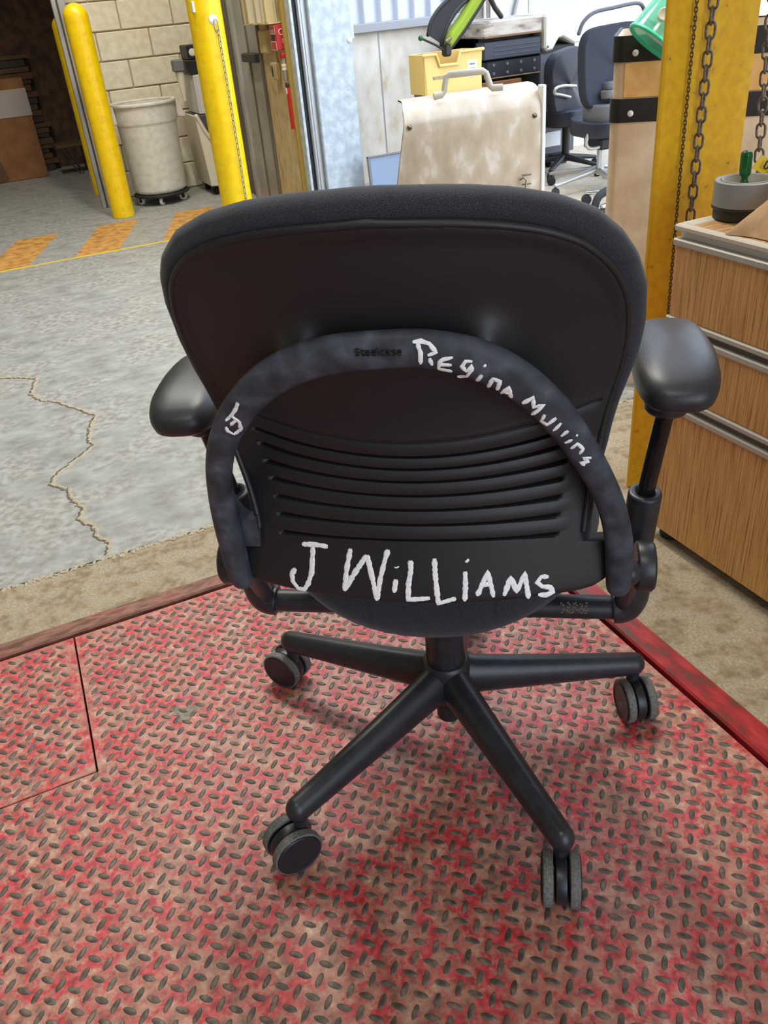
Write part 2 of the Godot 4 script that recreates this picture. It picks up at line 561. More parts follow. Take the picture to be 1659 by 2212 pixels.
	mat("fibre_orange", Color.WHITE, 0.5, 0.0, {"tex": noise_tex(0.02, 94, [[0.2, c8(218, 168, 100)], [0.7, c8(234, 188, 122)]], 256, 4), "scale": 2.0})
	mat("banding_black", c8(20, 20, 22), 0.5)
	mat("white_knob", c8(232, 230, 216), 0.4)
	var gr := mat("green_clear", c8(120, 232, 200, 120), 0.12)
	gr.transparency = BaseMaterial3D.TRANSPARENCY_ALPHA
	mat("green_rim", c8(70, 214, 170), 0.2)
	mat("ice_white", c8(224, 226, 226), 0.7)
	# the task chair
	mat("shell_plastic", c8(27, 28, 31), 0.5, 0.0, {"spec": 0.5})
	mat("slot_dark", c8(10, 10, 11), 0.8)
	mat("arc_plastic", Color.WHITE, 0.55, 0.0, {"spec": 0.4, "tex": noise_tex(0.012, 101, [[0.25, c8(46, 49, 55)], [0.5, c8(58, 62, 70)], [0.8, c8(78, 84, 94)], [0.95, c8(92, 98, 108)]], 512, 5), "scale": 4.0})
	mat("base_plastic", Color.WHITE, 0.38, 0.0, {"spec": 0.5, "tex": noise_tex(0.03, 102, [[0.3, c8(34, 36, 40)], [0.7, c8(44, 47, 52)]], 256, 4), "scale": 4.0})
	mat("pad_vinyl", c8(42, 44, 48), 0.42, 0.0, {})
	mat("tube_gloss", c8(18, 20, 21), 0.14)
	mat("seat_fabric", Color.WHITE, 0.95, 0.0, {"tex": noise_tex(0.16, 103, [[0.25, c8(26, 27, 31)], [0.5, c8(44, 46, 51)], [0.68, c8(68, 71, 79)], [0.9, c8(122, 126, 136)]], 1024, 3), "scale": 6.0, "bump": grain, "depth": 0.04, "rim": 0.3, "spec": 0.3})
	mat("wheel_tread", Color.WHITE, 0.7, 0.0, {"tex": noise_tex(0.08, 104, [[0.3, c8(84, 84, 80)], [0.8, c8(120, 118, 112)]], 256, 3), "scale": 8.0})
	mat("wheel_hub", c8(30, 32, 38), 0.4)
	mat("paint_white", Color.WHITE, 0.6, 0.0, {"tex": noise_tex(0.06, 105, [[0.15, c8(206, 220, 228)], [0.4, c8(244, 246, 246)], [0.9, c8(252, 251, 249)]], 256, 4), "scale": 14.0})
	mat("dust", c8(150, 132, 96), 0.9)
	var lg := mat("added_lamp_glow", c8(250, 248, 240), 0.6)  # glowing face of the added lamps
	lg.emission_enabled = true
	lg.emission = c8(255, 246, 230)
	lg.emission_energy_multiplier = 2.0

# ---------------------------------------------------------------- the place
func setting() -> void:
	# floors round the plate pit
	struct("floor", span(Vector3(-6.5, -0.3, -9.5), Vector3(2.07, 0.0, -1.905)), MT.concrete_grey)
	var bm := MB.new()
	bm.box(Vector3(-2.215, -0.15, -1.7855), Vector3(8.57, 0.3, 0.219))
	bm.box(Vector3(1.519, -0.15, 0.662), Vector3(1.102, 0.3, 4.676))
	bm.box(Vector3(-4.05, -0.15, 0.662), Vector3(4.9, 0.3, 4.676))
	bm.box(Vector3(-0.316, -0.15, 1.95), Vector3(2.568, 0.3, 2.1))
	struct("floor", bm, MT.concrete_tan)
	struct("floor", span(Vector3(-1.6, -0.34, -1.676), Vector3(0.968, -0.3, 0.9)), MT.pit_dark)
	# steel angles along the pit
	var tr := struct("trim_1", span(Vector3(-1.6, -0.29, -1.676), Vector3(0.968, 0.004, -1.626), 0.004), MT.brown_steel)
	tr.set_meta("label", "worn brown steel edge along the far side of the plate")
	var tr2 := struct("trim_2", span(Vector3(0.910, -0.29, -1.625), Vector3(0.968, 0.004, 0.9), 0.004), MT.red_steel)
	tr2.set_meta("label", "red painted steel edge along the right side of the plate")
	struct("trim_3", span(Vector3(-1.6, -0.29, -1.625), Vector3(-1.56, 0.004, 0.9), 0.004), MT.red_steel)
	struct("trim_4", span(Vector3(-1.56, -0.29, 0.84), Vector3(0.909, 0.004, 0.9), 0.004), MT.red_steel)
	# broken mortar line between the two concretes: a row of small crumbs
	var rng := RandomNumberGenerator.new()
	rng.seed = 7
	var cm := MB.new()
	var x := -1.6
	while x < 1.9:
		var w := rng.randf_range(0.006, 0.022)
		var c := Vector3(x, -0.001, -1.897 + rng.randf_range(-0.007, 0.007))
		cm.xf = Transform3D(Basis(Vector3.UP, rng.randf() * 3.0), c)
		cm.box(Vector3.ZERO, Vector3(w, rng.randf_range(0.004, 0.009), rng.randf_range(0.006, 0.015)), 0.002)
		x += w * 0.62
	var fl: Node3D = get_node("floor")
	var cr := put("mortar_crumbs", cm, MT.crumb, fl)
	cr.set_meta("kind", "stuff")
	# the crack across the slab
	var crack := [Vector2(-0.33, -3.48), Vector2(-0.20, -3.47), Vector2(-0.125, -3.42), Vector2(-0.05, -3.36), Vector2(-0.085, -3.2), Vector2(-0.06, -3.12), Vector2(0.0, -3.05), Vector2(0.06, -2.93), Vector2(0.105, -2.85), Vector2(0.07, -2.74), Vector2(0.055, -2.65), Vector2(0.06, -2.6), Vector2(0.0, -2.53), Vector2(-0.075, -2.45), Vector2(-0.09, -2.40), Vector2(-0.05, -2.34), Vector2(-0.045, -2.26), Vector2(-0.02, -2.2), Vector2(-0.045, -2.14), Vector2(-0.01, -2.08), Vector2(-0.012, -2.02), Vector2(0.015, -1.97), Vector2(0.01, -1.94), Vector2(-0.002, -1.91)]
	var km := MB.new()
	var kd := MB.new()
	for i in crack.size() - 1:
		var a: Vector2 = crack[i]
		var b: Vector2 = crack[i + 1]
		var steps := maxi(2, int(a.distance_to(b) / 0.011))
		for k in steps:
			var p := a.lerp(b, float(k) / steps) + Vector2(rng.randf_range(-0.004, 0.004), rng.randf_range(-0.004, 0.004))
			km.xf = Transform3D(Basis(Vector3.UP, atan2(b.x - a.x, b.y - a.y) + rng.randf_range(-0.4, 0.4)), Vector3(p.x, 0.0, p.y))
			km.box(Vector3(0.003, 0, 0), Vector3(rng.randf_range(0.004, 0.013), rng.randf_range(0.0012, 0.0034), rng.randf_range(0.012, 0.02)), 0.0008)
			kd.xf = km.xf
			kd.box(Vector3(-0.006, 0, 0), Vector3(rng.randf_range(0.003, 0.006), 0.0016, 0.016))
	var kk := put("floor_crack", km, MT.crumb, fl)
	kk.set_meta("label", "crumbling pale crack zigzagging over the grey slab")
	kk.set_meta("kind", "stuff")
	put("crack_gap", kd, MT.crack_dark, fl).set_meta("kind", "stuff")
	# hazard stripes: painted parallelograms between two edge lines
	for i in 9:
		var x0 := -2.844 + i * 0.529
		var m := MB.new()
		m.prism(PackedVector2Array([Vector2(x0, 5.295), Vector2(x0 + 0.264, 5.295), Vector2(x0 + 0.264 + 0.262, 6.09), Vector2(x0 + 0.262, 6.09)]), 0.0, 0.0012)
		m.xf = Transform3D.IDENTITY
		var s := put("hazard_stripe", m, MT.stripe_orange, fl)
		s.rotation.x = -PI / 2
	put("edge_line", span(Vector3(-3.0, 0.0, -5.296), Vector3(1.7, 0.0014, -5.272)), MT.stripe_yellow, fl)
	# far wall of painted blocks, with the doorway to the store left of it
	var wall := struct("wall_back", span(Vector3(0.80, 0.0, -7.19), Vector3(2.07, 4.9, -7.0)), MT.block_joint)
	for course in 12:
		var off := 0.0 if course % 2 == 0 else -0.19
		var bxx := 0.800 + off
		while bxx < 1.78:
			var l := maxf(bxx, 0.80)
			var r := minf(bxx + 0.372, 1.75)
			if r - l > 0.03:
				put("block", span(Vector3(l, course * 0.185 + 0.004, -7.01), Vector3(r, course * 0.185 + 0.1805, -6.985), 0.005), MT.block_paint, wall)
			bxx += 0.38
	put("block", span(Vector3(0.80, 2.225, -7.01), Vector3(1.75, 4.9, -6.985), 0.003), MT.block_paint, wall)
	struct("wall_back", span(Vector3(-6.5, 0, -7.19), Vector3(-2.2, 4.9, -7.0)), MT.block_paint)
	struct("wall_back", span(Vector3(-2.2, 2.9, -7.19), Vector3(0.8, 4.9, -7.0)), MT.block_paint)
	var jamb := struct("trim_5", span(Vector3(0.714, 0, -6.75), Vector3(0.742, 3.0, -6.70), 0.003), MT.door_grey)
	jamb.set_meta("label", "narrow pale steel door track beside the yellow bollard")
	put("track", span(Vector3(0.752, 0, -6.75), Vector3(0.80, 3.0, -6.69), 0.004), MT.door_grey, jamb)
	put("track_groove", span(Vector3(0.742, 0, -6.75), Vector3(0.752, 3.0, -6.725)), MT.recess_shade, jamb)
	put("jamb_return", span(Vector3(0.77, 0, -7.0), Vector3(0.80, 3.0, -6.75)), MT.door_grey, jamb)
	# store behind the doorway
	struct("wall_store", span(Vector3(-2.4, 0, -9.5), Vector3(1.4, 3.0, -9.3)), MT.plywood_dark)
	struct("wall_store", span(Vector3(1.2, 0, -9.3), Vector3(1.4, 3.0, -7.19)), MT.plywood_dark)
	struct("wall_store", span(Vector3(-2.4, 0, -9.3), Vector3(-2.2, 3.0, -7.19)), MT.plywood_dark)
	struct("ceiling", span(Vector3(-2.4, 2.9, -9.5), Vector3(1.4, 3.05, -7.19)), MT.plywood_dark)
	# right wall up to the yard opening
	var wr := struct("wall_right", span(Vector3(1.75, 0, -7.0), Vector3(2.02, 4.9, -4.99)), MT.recess_shade)
	wr.set_meta("label", "right wall with shade put into its colour, between the blocks and the yard opening")
	struct("wall_right", span(Vector3(1.75, 0, -1.2), Vector3(2.02, 4.9, 3.2)), MT.hall_paint)
	struct("wall_right", span(Vector3(1.75, 3.4, -4.99), Vector3(2.02, 4.9, -1.2)), MT.hall_paint)
	struct("wall_left", span(Vector3(-6.5, 0, -7.0), Vector3(-6.3, 4.9, 3.2)), MT.hall_paint)
	# out-of-view wall, its opening placed to light the chair and plate
	struct("wall_front", span(Vector3(-6.3, 0, 3.0), Vector3(-1.0, 4.9, 3.2)), MT.hall_paint)
	struct("wall_front", span(Vector3(-1.0, 3.3, 3.0), Vector3(1.75, 4.9, 3.2)), MT.hall_paint)
	struct("ceiling", span(Vector3(-6.5, 4.9, -7.19), Vector3(2.07, 5.1, 3.2)), MT.ceiling_paint)
	# grey door, beige pilaster on the right wall
	var door := struct("door_1", span(Vector3(1.735, 0, -6.05), Vector3(1.755, 2.6, -5.49), 0.004), MT.door_grey)
	door.set_meta("label", "grey steel door with a dark latch on the right wall")
	put("door_frame", span(Vector3(1.715, 0, -6.09), Vector3(1.755, 2.65, -6.02), 0.004), MT.door_grey, door)
	put("door_frame", span(Vector3(1.728, 0, -5.815), Vector3(1.74, 2.6, -5.79), 0.002), MT.recess_shade, door)
	put("latch", span(Vector3(1.69, 0.875, -5.84), Vector3(1.74, 0.925, -5.56), 0.006), MT.dark_latch, door)
	var pil := struct("trim_6", span(Vector3(1.715, 0, -5.47), Vector3(1.77, 3.4, -4.99), 0.006), MT.beige_paint)
	pil.set_meta("label", "scuffed beige pilaster carrying the red alarm box")
	put("pilaster_groove", span(Vector3(1.70, 0, -5.49), Vector3(1.72, 3.4, -5.46)), MT.recess_shade, pil)
	put("pilaster_edge", span(Vector3(1.70, 0, -5.005), Vector3(1.775, 3.4, -4.975), 0.003), MT.gold_edge, pil)
	# galvanised post and door track at the opening
	var post := struct("trim_7", span(Vector3(1.828, 0, -5.0), Vector3(2.07, 3.4, -4.9), 0.006), MT.galvanised)
	post.set_meta("label", "galvanised steel post framing the bright yard opening")
	put("track_flange", span(Vector3(1.722, 0, -4.975), Vector3(1.738, 3.4, -4.90), 0.002), MT.galvanised, post)
	put("seal", span(Vector3(1.738, 0, -4.975), Vector3(1.765, 3.4, -4.93)), MT.seal_black, post)
	var lip := MB.new()
	lip.tube(PackedVector3Array([Vector3(1.782, 0, -4.925), Vector3(1.782, 3.4, -4.925)]), 0.014, null, 14)
	put("track_lip", lip, MT.track_metal, post)
	put("track_web", span(Vector3(1.79, 0, -4.98), Vector3(1.83, 3.4, -4.935), 0.004), MT.track_metal, post)
	put("rivet", lat([Vector2(0.0005, 0.006), Vector2(0.012, 0.005), Vector2(0.016, 0.0)], 16), MT.white_metal, post, Vector3(2.055, 0.965, -4.897)).rotation.x = PI / 2
	# yard outside
	struct("ground", span(Vector3(2.07, -0.3, -12), Vector3(16, 0.0, 6)), MT.outside_floor)
	struct("ground", span(Vector3(-14, -0.3, 3.2), Vector3(16, -0.02, 26)), MT.outside_floor)
	var yw := struct("wall_yard", span(Vector3(2.07, 0, -6.2), Vector3(8.0, 0.96, -5.95)), MT.bare_concrete_wall)
	yw.set_meta("label", "pale stained concrete wall at the back of the yard")
	put("wall_seam", span(Vector3(2.705, 0, -5.955), Vector3(2.715, 0.955, -5.948)), MT.flashing, yw)
	put("flashing", span(Vector3(2.50, 0.955, -6.1), Vector3(3.35, 1.012, -5.90), 0.006), MT.flashing, yw)
	put("flashing_end", span(Vector3(2.48, 0.93, -6.1), Vector3(2.505, 1.04, -5.885), 0.004), MT.white_metal, yw)
	# ribbed siding above the wall
	var sd := MB.new()
	var prof := PackedVector2Array()
	var sx := 2.07
	while sx < 3.36:
		for q in [[0.0, 0.0], [0.04, 0.0], [0.052, 0.03], [0.082, 0.03], [0.094, 0.0]]:
			prof.append(Vector2(sx + q[0], q[1]))
		sx += 0.128
	var rows := []
	for yy in [1.0, 3.6]:
		var row := PackedVector3Array()
		for q in prof:
			row.append(Vector3(q.x, yy, -6.02 + q.y))
		rows.append(row)
	for yy in [3.6, 1.0]:
		var row := PackedVector3Array()
		for q in prof:
			row.append(Vector3(q.x, yy, -6.05 + q.y * 0.5 - 0.02))
		rows.append(row)
	rows.append(rows[0])
	sd.grid(rows)
	put("siding", sd, MT.corrugated, yw)
	var y2 := struct("wall_yard", span(Vector3(3.36, 0.96, -6.2), Vector3(3.62, 3.6, -5.98)), MT.yard_brown)
	y2.set_meta("label", "brownish panel beside the ribbed siding in the yard")
	put("post", span(Vector3(3.56, 0.96, -5.98), Vector3(3.575, 3.6, -5.96), 0.002), MT.white_metal, y2)
	put("panel", span(Vector3(3.62, 0.96, -6.2), Vector3(3.94, 3.6, -5.97)), MT.yard_white, y2)
	put("brace", tb([Vector3(3.80, 0.96, -5.95), Vector3(4.02, 1.6, -5.95)], 0.014, 10), MT.flashing, y2)
	struct("wall_yard", span(Vector3(3.94, 0.96, -6.2), Vector3(8.0, 3.6, -5.96)), MT.yard_grey)

# ---------------------------------------------------------------- the dock plate with its raised lugs
func lug_mesh() -> ArrayMesh:
	var m := MB.new()
	var L := 0.0114
	var W := 0.0046
	var h := 0.0019
	var rows := []
	for lev in [[1.0, 0.0], [0.93, 0.55], [0.72, 0.95], [0.05, 1.0]]:
		var row := PackedVector3Array()
		for k in 12:
			var a := -TAU * k / 12.0
			var cx := cos(a)
			var sz := sin(a)
			row.append(Vector3(signf(cx) * pow(absf(cx), 0.9) * L * lev[0], h * lev[1] - 0.0002, sz * W * lev[0] * (0.72 + 0.28 * absf(sz))))
		rows.append(row)
	m.grid(rows, true)
	return m.mesh()

func dock_plates() -> void:
	var main := thing("dock_plate", "big worn red steel tread plate under the black chair", "plate", Vector3(0, 0, 0))
	var m := MB.new()
	var far := -1.615
	m.prism(PackedVector2Array([Vector2(0.9, -0.83), Vector2(0.9, -far), Vector2(-0.119, -far), Vector2(-0.129, 1.1905), Vector2(-1.55, 1.1905), Vector2(-1.55, -0.83)]), -0.012, 0.0, 0.001)
	var body := put("plate_body", m, MT.red_plate, main)
	body.rotation.x = -PI / 2
	var st := MB.new()
	var so := PackedVector2Array()
	for k in 22:
		var a := TAU * k / 22.0
		var rr := 0.019 + 0.006 * sin(a * 3.0 + 1.0) + 0.005 * sin(a * 7.0)
		so.append(Vector2(0.0505 + cos(a) * rr * 1.3, 1.257 + sin(a) * rr))
	st.prism(so, 0.0, 0.0005)
	put("grey_stain", st, MT.stain_grey, main).rotation.x = -PI / 2
	var pan := thing("plate_hatch", "smaller red tread plate let in at the left, bounded by a dark seam", "plate", Vector3(0, 0, 0))
	var m2 := MB.new()
	m2.prism(PackedVector2Array([Vector2(-0.1225, -far), Vector2(-1.55, -far), Vector2(-1.55, 1.1935), Vector2(-0.1325, 1.1935)]), -0.012, 0.0, 0.001)
	put("plate_body", m2, MT.red_plate, pan).rotation.x = -PI / 2
	var lug := lug_mesh()
	var eye := Vector3(0, 1.15, 0)
	var near := []
	var rest := []
	var hatch := []
	var hrest := []
	var s := 0.0235 / sqrt(2.0)
	for i in range(-90, 90):
		for j in range(-90, 90):
			var p := Vector3(0.611 + (i + j) * s, 0.0, -0.399 + (i - j) * s)
			if p.x > 0.893 or p.z < far + 0.01 or p.x < -1.5 or p.z > 0.8: continue
			var turn := -PI / 4 if (i + j) % 2 == 0 else PI / 4
			var inhatch := p.z < -1.1925 and p.x < -0.1285 - (p.z + 1.615) * 0.0237
			var seamgap := p.z < -1.18 and absf(p.x + 0.1275) < 0.011 or p.x < -0.13 and absf(p.z + 1.192) < 0.009
			if seamgap: continue
			var t := Transform3D(Basis(Vector3.UP, turn), p)
			var seen := p.x > -0.36 and p.z < -0.30 and p.x / maxf(0.05, -p.z - 0.28) < 12.0
			if inhatch:
				if seen: hatch.append([p.distance_to(eye), t])
				else: hrest.append(t)
			else:
				if seen and not (p.z > -0.33 - 0.52 * (0.59 - p.x)): near.append([p.distance_to(eye), t])
				else: rest.append(t)
	for set_ in [[near, main, rest], [hatch, pan, hrest]]:
		set_[0].sort_custom(func(a, b): return a[0] < b[0])
		for k in set_[0].size():
			if k < 300:
				put("lug", lug, MT.lug_steel, set_[1]).transform = set_[0][k][1]
			else:
				set_[2].append(set_[0][k][1])
		if set_[2].size():
			var mm := MultiMesh.new()
			mm.transform_format = MultiMesh.TRANSFORM_3D
			mm.mesh = lug
			mm.instance_count = set_[2].size()
			for k in set_[2].size():
				mm.set_instance_transform(k, set_[2][k])
			var mi := MultiMeshInstance3D.new()
			mi.name = "lug_rows"
			mi.multimesh = mm
			mi.material_override = MT.lug_steel
			mi.set_meta("kind", "stuff")
			set_[1].add_child(mi)

# ---------------------------------------------------------------- the task chair (its own axes: +z is the rear, towards the camera)
func zs(x: float, y: float) -> float:
	var w := interp(y, [0.45, 0.6, 0.72, 0.85, 1.0], [0.035, 0.04, 0.042, 0.04, 0.034])
	return interp(y, [0.45, 0.52, 0.58, 0.64, 0.70, 0.76, 0.84, 0.92, 1.0], [0.262, 0.252, 0.240, 0.228, 0.222, 0.228, 0.248, 0.272, 0.290]) - w * pow(x / 0.21, 2)

func shell_half(y: float) -> float:
	return interp(y, [0.5045, 0.508, 0.515, 0.566, 0.5705, 0.585, 0.60, 0.623, 0.649, 0.687, 0.737, 0.76, 0.79, 0.83, 0.87, 0.90, 0.92, 0.94, 0.955, 0.964, 0.970, 0.974], [0.205, 0.222, 0.235, 0.235, 0.2075, 0.2065, 0.207, 0.211, 0.216, 0.225, 0.233, 0.239, 0.2455, 0.25, 0.247, 0.2365, 0.223, 0.20, 0.166, 0.128, 0.082, 0.0])

func shell_mid(y: float) -> float:
	return interp(y, [0.5, 0.6, 0.7, 0.8, 0.87, 0.92, 1.0], [-0.006, -0.004, -0.009, -0.011, -0.014, -0.018, -0.018])

func arc_z(y: float) -> float:
	return interp(y, [0.45, 0.55, 0.65, 0.75, 0.87], [0.222, 0.222, 0.232, 0.252, 0.292])

var arc_mid: PackedVector3Array
var arc_half: PackedFloat32Array
var arc_side: PackedVector3Array
var arc_up: PackedVector3Array

func on_arc(p: Vector2) -> float:
	var h := 0.0135
	var z := 0.0
	for pass_ in 4:
		var best := 1e9
		var k := 0
		var q := p
		for i in arc_mid.size():
			var c := Vector2(arc_mid[i].x + arc_up[i].x * h, arc_mid[i].y + arc_up[i].y * h)
			var d := c.distance_squared_to(p)
			if d < best:
				best = d
				k = i
				q = p - c
		var sd := Vector2(arc_side[k].x, arc_side[k].y)
		var off := q.dot(sd) / maxf(sd.length_squared(), 0.2)
		var f := pow(clampf(absf(off) / arc_half[k], 0.0, 0.97), 1.0 / 0.85)
		h = 0.0135 * sqrt(1.0 - f * f)
		z = arc_mid[k].z + arc_side[k].z * off + arc_up[k].z * h + 0.0006
	return z

func strokes(list: Array, width: float, arc: bool, parent: Node3D, groups: Array) -> void:
	var rng := RandomNumberGenerator.new()
	rng.seed = 5
	var letters := []
	for g in groups.size():
		letters.append(MB.new())
	for si in list.size():
		var s: Array = list[si]
		var m: MB
		for g in groups.size():
			if si >= groups[g]: m = letters[g]
		var pts := PackedVector3Array()
		var wid := PackedFloat32Array()
		for i in range(0, s.size() - 2, 2):
			var a := Vector2(s[i], s[i + 1])
			var b := Vector2(s[i + 2], s[i + 3])
			var n := maxi(2, int(a.distance_to(b) / 0.003))
			for k in (n + 1 if i >= s.size() - 4 else n):
				var p := a.lerp(b, float(k) / n)
				pts.append(Vector3(p.x, p.y, (on_arc(p) if arc else zs(p.x, p.y) + 0.0006)))
				wid.append(width * 0.5 * rng.randf_range(0.78, 1.22))
		# flat brush strokes lying on the surface
		var rows := []
		for i in pts.size():
			var t := (pts[mini(i + 1, pts.size() - 1)] - pts[maxi(i - 1, 0)]).normalized()
			var side := t.cross(Vector3(0, 0.25, 1)).normalized()
			var up := side.cross(t).normalized()
			var ends := 0.55 if i == 0 or i == pts.size() - 1 else 1.0
			var w := wid[i] * ends
			var row := PackedVector3Array()
			for q in [[-1.0, -0.6], [-0.8, 0.9], [0.0, 1.3], [0.8, 0.9], [1.0, -0.6]]:
				var pp: Vector3 = pts[i] + side * (q[0] * w)
				var z: float = on_arc(Vector2(pp.x, pp.y)) if arc else zs(pp.x, pp.y) + 0.0006
				row.append(Vector3(pp.x, pp.y, z + q[1] * 0.0006))
			rows.append(row)
		m.grid(rows)
	for l in letters:
		put("painted_letter", l, MT.paint_white, parent)

func pad_mesh() -> MB:
	var m := MB.new()
	var rows := []
	for lev in [[0.10, -0.024], [0.72, -0.0235], [0.88, -0.021], [0.965, -0.014], [1.0, -0.004], [0.995, 0.004], [0.95, 0.012], [0.84, 0.019], [0.62, 0.0245], [0.34, 0.0275], [0.08, 0.0285], [0.0, 0.0285]]:
		var row := PackedVector3Array()
		for k in 40:
			var a := -TAU * k / 40.0
			var c := cos(a)
			var s := sin(a)
			var px := signf(c) * pow(absf(c), 0.62) * 0.051
			var pz := signf(s) * pow(absf(s), 0.62) * 0.125
			var nar := 1.0 - 0.16 * clampf(-pz / 0.125, 0.0, 1.0)
			var sag: float = -0.006 * pow(absf(pz) / 0.125, 3.0) * pow(lev[0], 2.0)
			row.append(Vector3(px * nar * lev[0], lev[1] + sag, pz * lev[0]))
		rows.append(row)
	m.grid(rows, true)
	return m

func task_chair() -> void:
	var ch := thing("task_chair", "black task chair seen from behind, white names painted on its back", "chair", Vector3(0.4714, 0.0017, -0.951), deg_to_rad(-33.0))
	# ---- back shell
	var rows_def := []   # [y, sag, groove (0..1), slot half length, k of slot thickness]
	var slots := [[0.696, 0.020, 0.191], [0.6805, 0.0165, 0.187], [0.6645, 0.0115, 0.182], [0.6465, 0.008, 0.177], [0.6285, 0.003, 0.174], [0.610, -0.0015, 0.172], [0.5905, -0.0065, 0.171]]
	for y in [0.5045, 0.506, 0.509, 0.515, 0.525, 0.537, 0.55, 0.56, 0.5655, 0.566, 0.5705, 0.574]:
		rows_def.append([y, 0.0, 0.0, 0.0, 0.0, 0.0])
	rows_def.append([0.580, -0.004, 0.0, 0.0, 0.0, 0.0])
	for k in range(slots.size() - 1, -1, -1):
		var sl: Array = slots[k]
		for q in [[-1.9, 0.0], [-1.35, 0.0], [-1.0, 1.0], [0.0, 1.0], [1.0, 1.0], [1.3, 0.0], [1.7, 0.0]]:
			rows_def.append([sl[0], sl[1], q[1], sl[2], q[0], 0.0])
		if k > 0:
			var up: Array = slots[k - 1]
			for f in [0.35, 0.65]:
				rows_def.append([lerpf(sl[0], up[0], f), lerpf(sl[1], up[1], f), 0.0, 0.17, 0.0, 0.0016])
	rows_def.append([0.7045, 0.022, 0.0, 0.19, 0.0, 0.001])
	# the seam where the upper panel ends: a step
	rows_def.append([0.7125, 0.0235, 0.0, 0.0, 0.0, 0.0])
	rows_def.append([0.7132, 0.0235, 0.45, 0.215, 0.0, 0.0])
	rows_def.append([0.7150, 0.0235, 0.45, 0.215, 0.0, 0.0])
	rows_def.append([0.7165, 0.0235, 0.0, 0.0, 0.0, 0.0012])
	for y in [0.722, 0.73, 0.742, 0.755, 0.77, 0.785, 0.80, 0.812, 0.822, 0.832, 0.84, 0.848, 0.856, 0.865, 0.875, 0.887, 0.90, 0.912, 0.922, 0.931, 0.939, 0.946, 0.952, 0.957, 0.961, 0.9645, 0.9675, 0.970, 0.972, 0.9735]:
		rows_def.append([y, maxf(0.0, 0.0235 * (0.80 - y) / 0.08), 0.0, 0.0, 0.0, 0.0])
	var cols := []
	for i in 121:
		var u := -1.0 + 2.0 * i / 120.0
		cols.append(signf(u) * (1.0 - pow(1.0 - absf(u), 1.25)))
	var rim := PackedVector2Array()
	for i in 90:
		var yy := 0.62 + (0.974 - 0.62) * (1.0 - pow(1.0 - i / 89.0, 2.2))
		rim.append(Vector2(shell_mid(yy) + shell_half(yy), yy))
		rim.append(Vector2(shell_mid(yy) - shell_half(yy), yy))
	rim.append(Vector2(-0.018, 0.974))
	var front := []
	for r in rows_def:
		var row := PackedVector3Array()
		for u in cols:
			var y: float = r[0]
			var hw := shell_half(clampf(y + r[1] * 1.0, 0.5045, 0.974))
			var x: float = shell_mid(y) + u * hw
			var rel := absf(x + 0.005)
			y += r[1] * minf(pow(x / 0.18, 2), 1.5)
			var dz := 0.0
			if r[3] > 0.0 and r[2] > 0.0 and r[0] < 0.705:
				var end := clampf((rel - r[3]) / 0.0016, -1.0, 1.0)
				var open := 1.0 - clampf(end * 0.5 + 0.5, 0.0, 1.0)
				var thick := 0.0012 + 0.0013 * pow(clampf(rel / r[3], 0.0, 1.0), 4.0)
				y += r[4] * thick
				dz -= 0.0085 * r[2] * open
			elif r[0] > 0.705 and r[2] > 0.0:
				dz -= 0.006 * r[2] * (1.0 - clampf((rel - r[3]) / 0.004, 0.0, 1.0))
			elif r[3] > 0.0 or r[4] != 0.0:
				var thick := 0.0012 + 0.0013 * pow(clampf(rel / maxf(r[3], 0.1), 0.0, 1.0), 4.0)
				y += r[4] * thick
			if r[5] > 0.0:
				dz += r[5] * clampf((0.19 - rel) / 0.02, 0.0, 1.0)
			# bosses that carry the arc
			for b in [[-0.105, 0.836], [0.088, 0.838]]:
				var d2 := pow((x - b[0]) / 0.021, 2) + pow((y - b[1]) / 0.024, 2)
				dz += 0.026 * exp(-d2)
			# rolled rim along the upper edge, dished inside it
			var edge: float = (1.0 - absf(u)) * hw
			if y > 0.66 and (edge < 0.03 or y > 0.93):
				edge = 1.0
				for q2 in rim:
					edge = minf(edge, q2.distance_squared_to(Vector2(x, y)))
				edge = sqrt(edge)
			if y > 0.66:
				var k := clampf((y - 0.66) / 0.1, 0.0, 1.0)
				dz += k * (0.0030 * exp(-pow((edge - 0.007) / 0.009, 2)))
			else:
				dz -= 0.006 * exp(-edge / 0.0025)
			if y < 0.512:
				dz -= 0.006 * exp(-(y - 0.5045) / 0.002)
			row.append(Vector3(x, y, zs(x, y) + dz))
		front.append(row)
	var sh := MB.new()
	sh.grid(front)
	var back := []
	for r in front:
		var row := PackedVector3Array()
		for p in r:
			row.append(p - Vector3(0, 0, 0.012))
		row.reverse()
		back.append(row)
	sh.grid(back)
	# close the rim
	var loop := []
	var w := cols.size()
	var h := front.size()
	for c in w: loop.append(front[0][c])
	for r in range(1, h): loop.append(front[r][w - 1])
	for c in range(w - 2, -1, -1): loop.append(front[h - 1][c])
	for r in range(h - 2, 0, -1): loop.append(front[r][0])
	var l0 := PackedVector3Array()
	var l1 := PackedVector3Array()
	for p in loop:
		l0.append(p)
		l1.append(p - Vector3(0, 0, 0.012))
	sh.grid([l1, l0], true)
	var shell := put("back_shell", sh, MT.shell_plastic, ch)
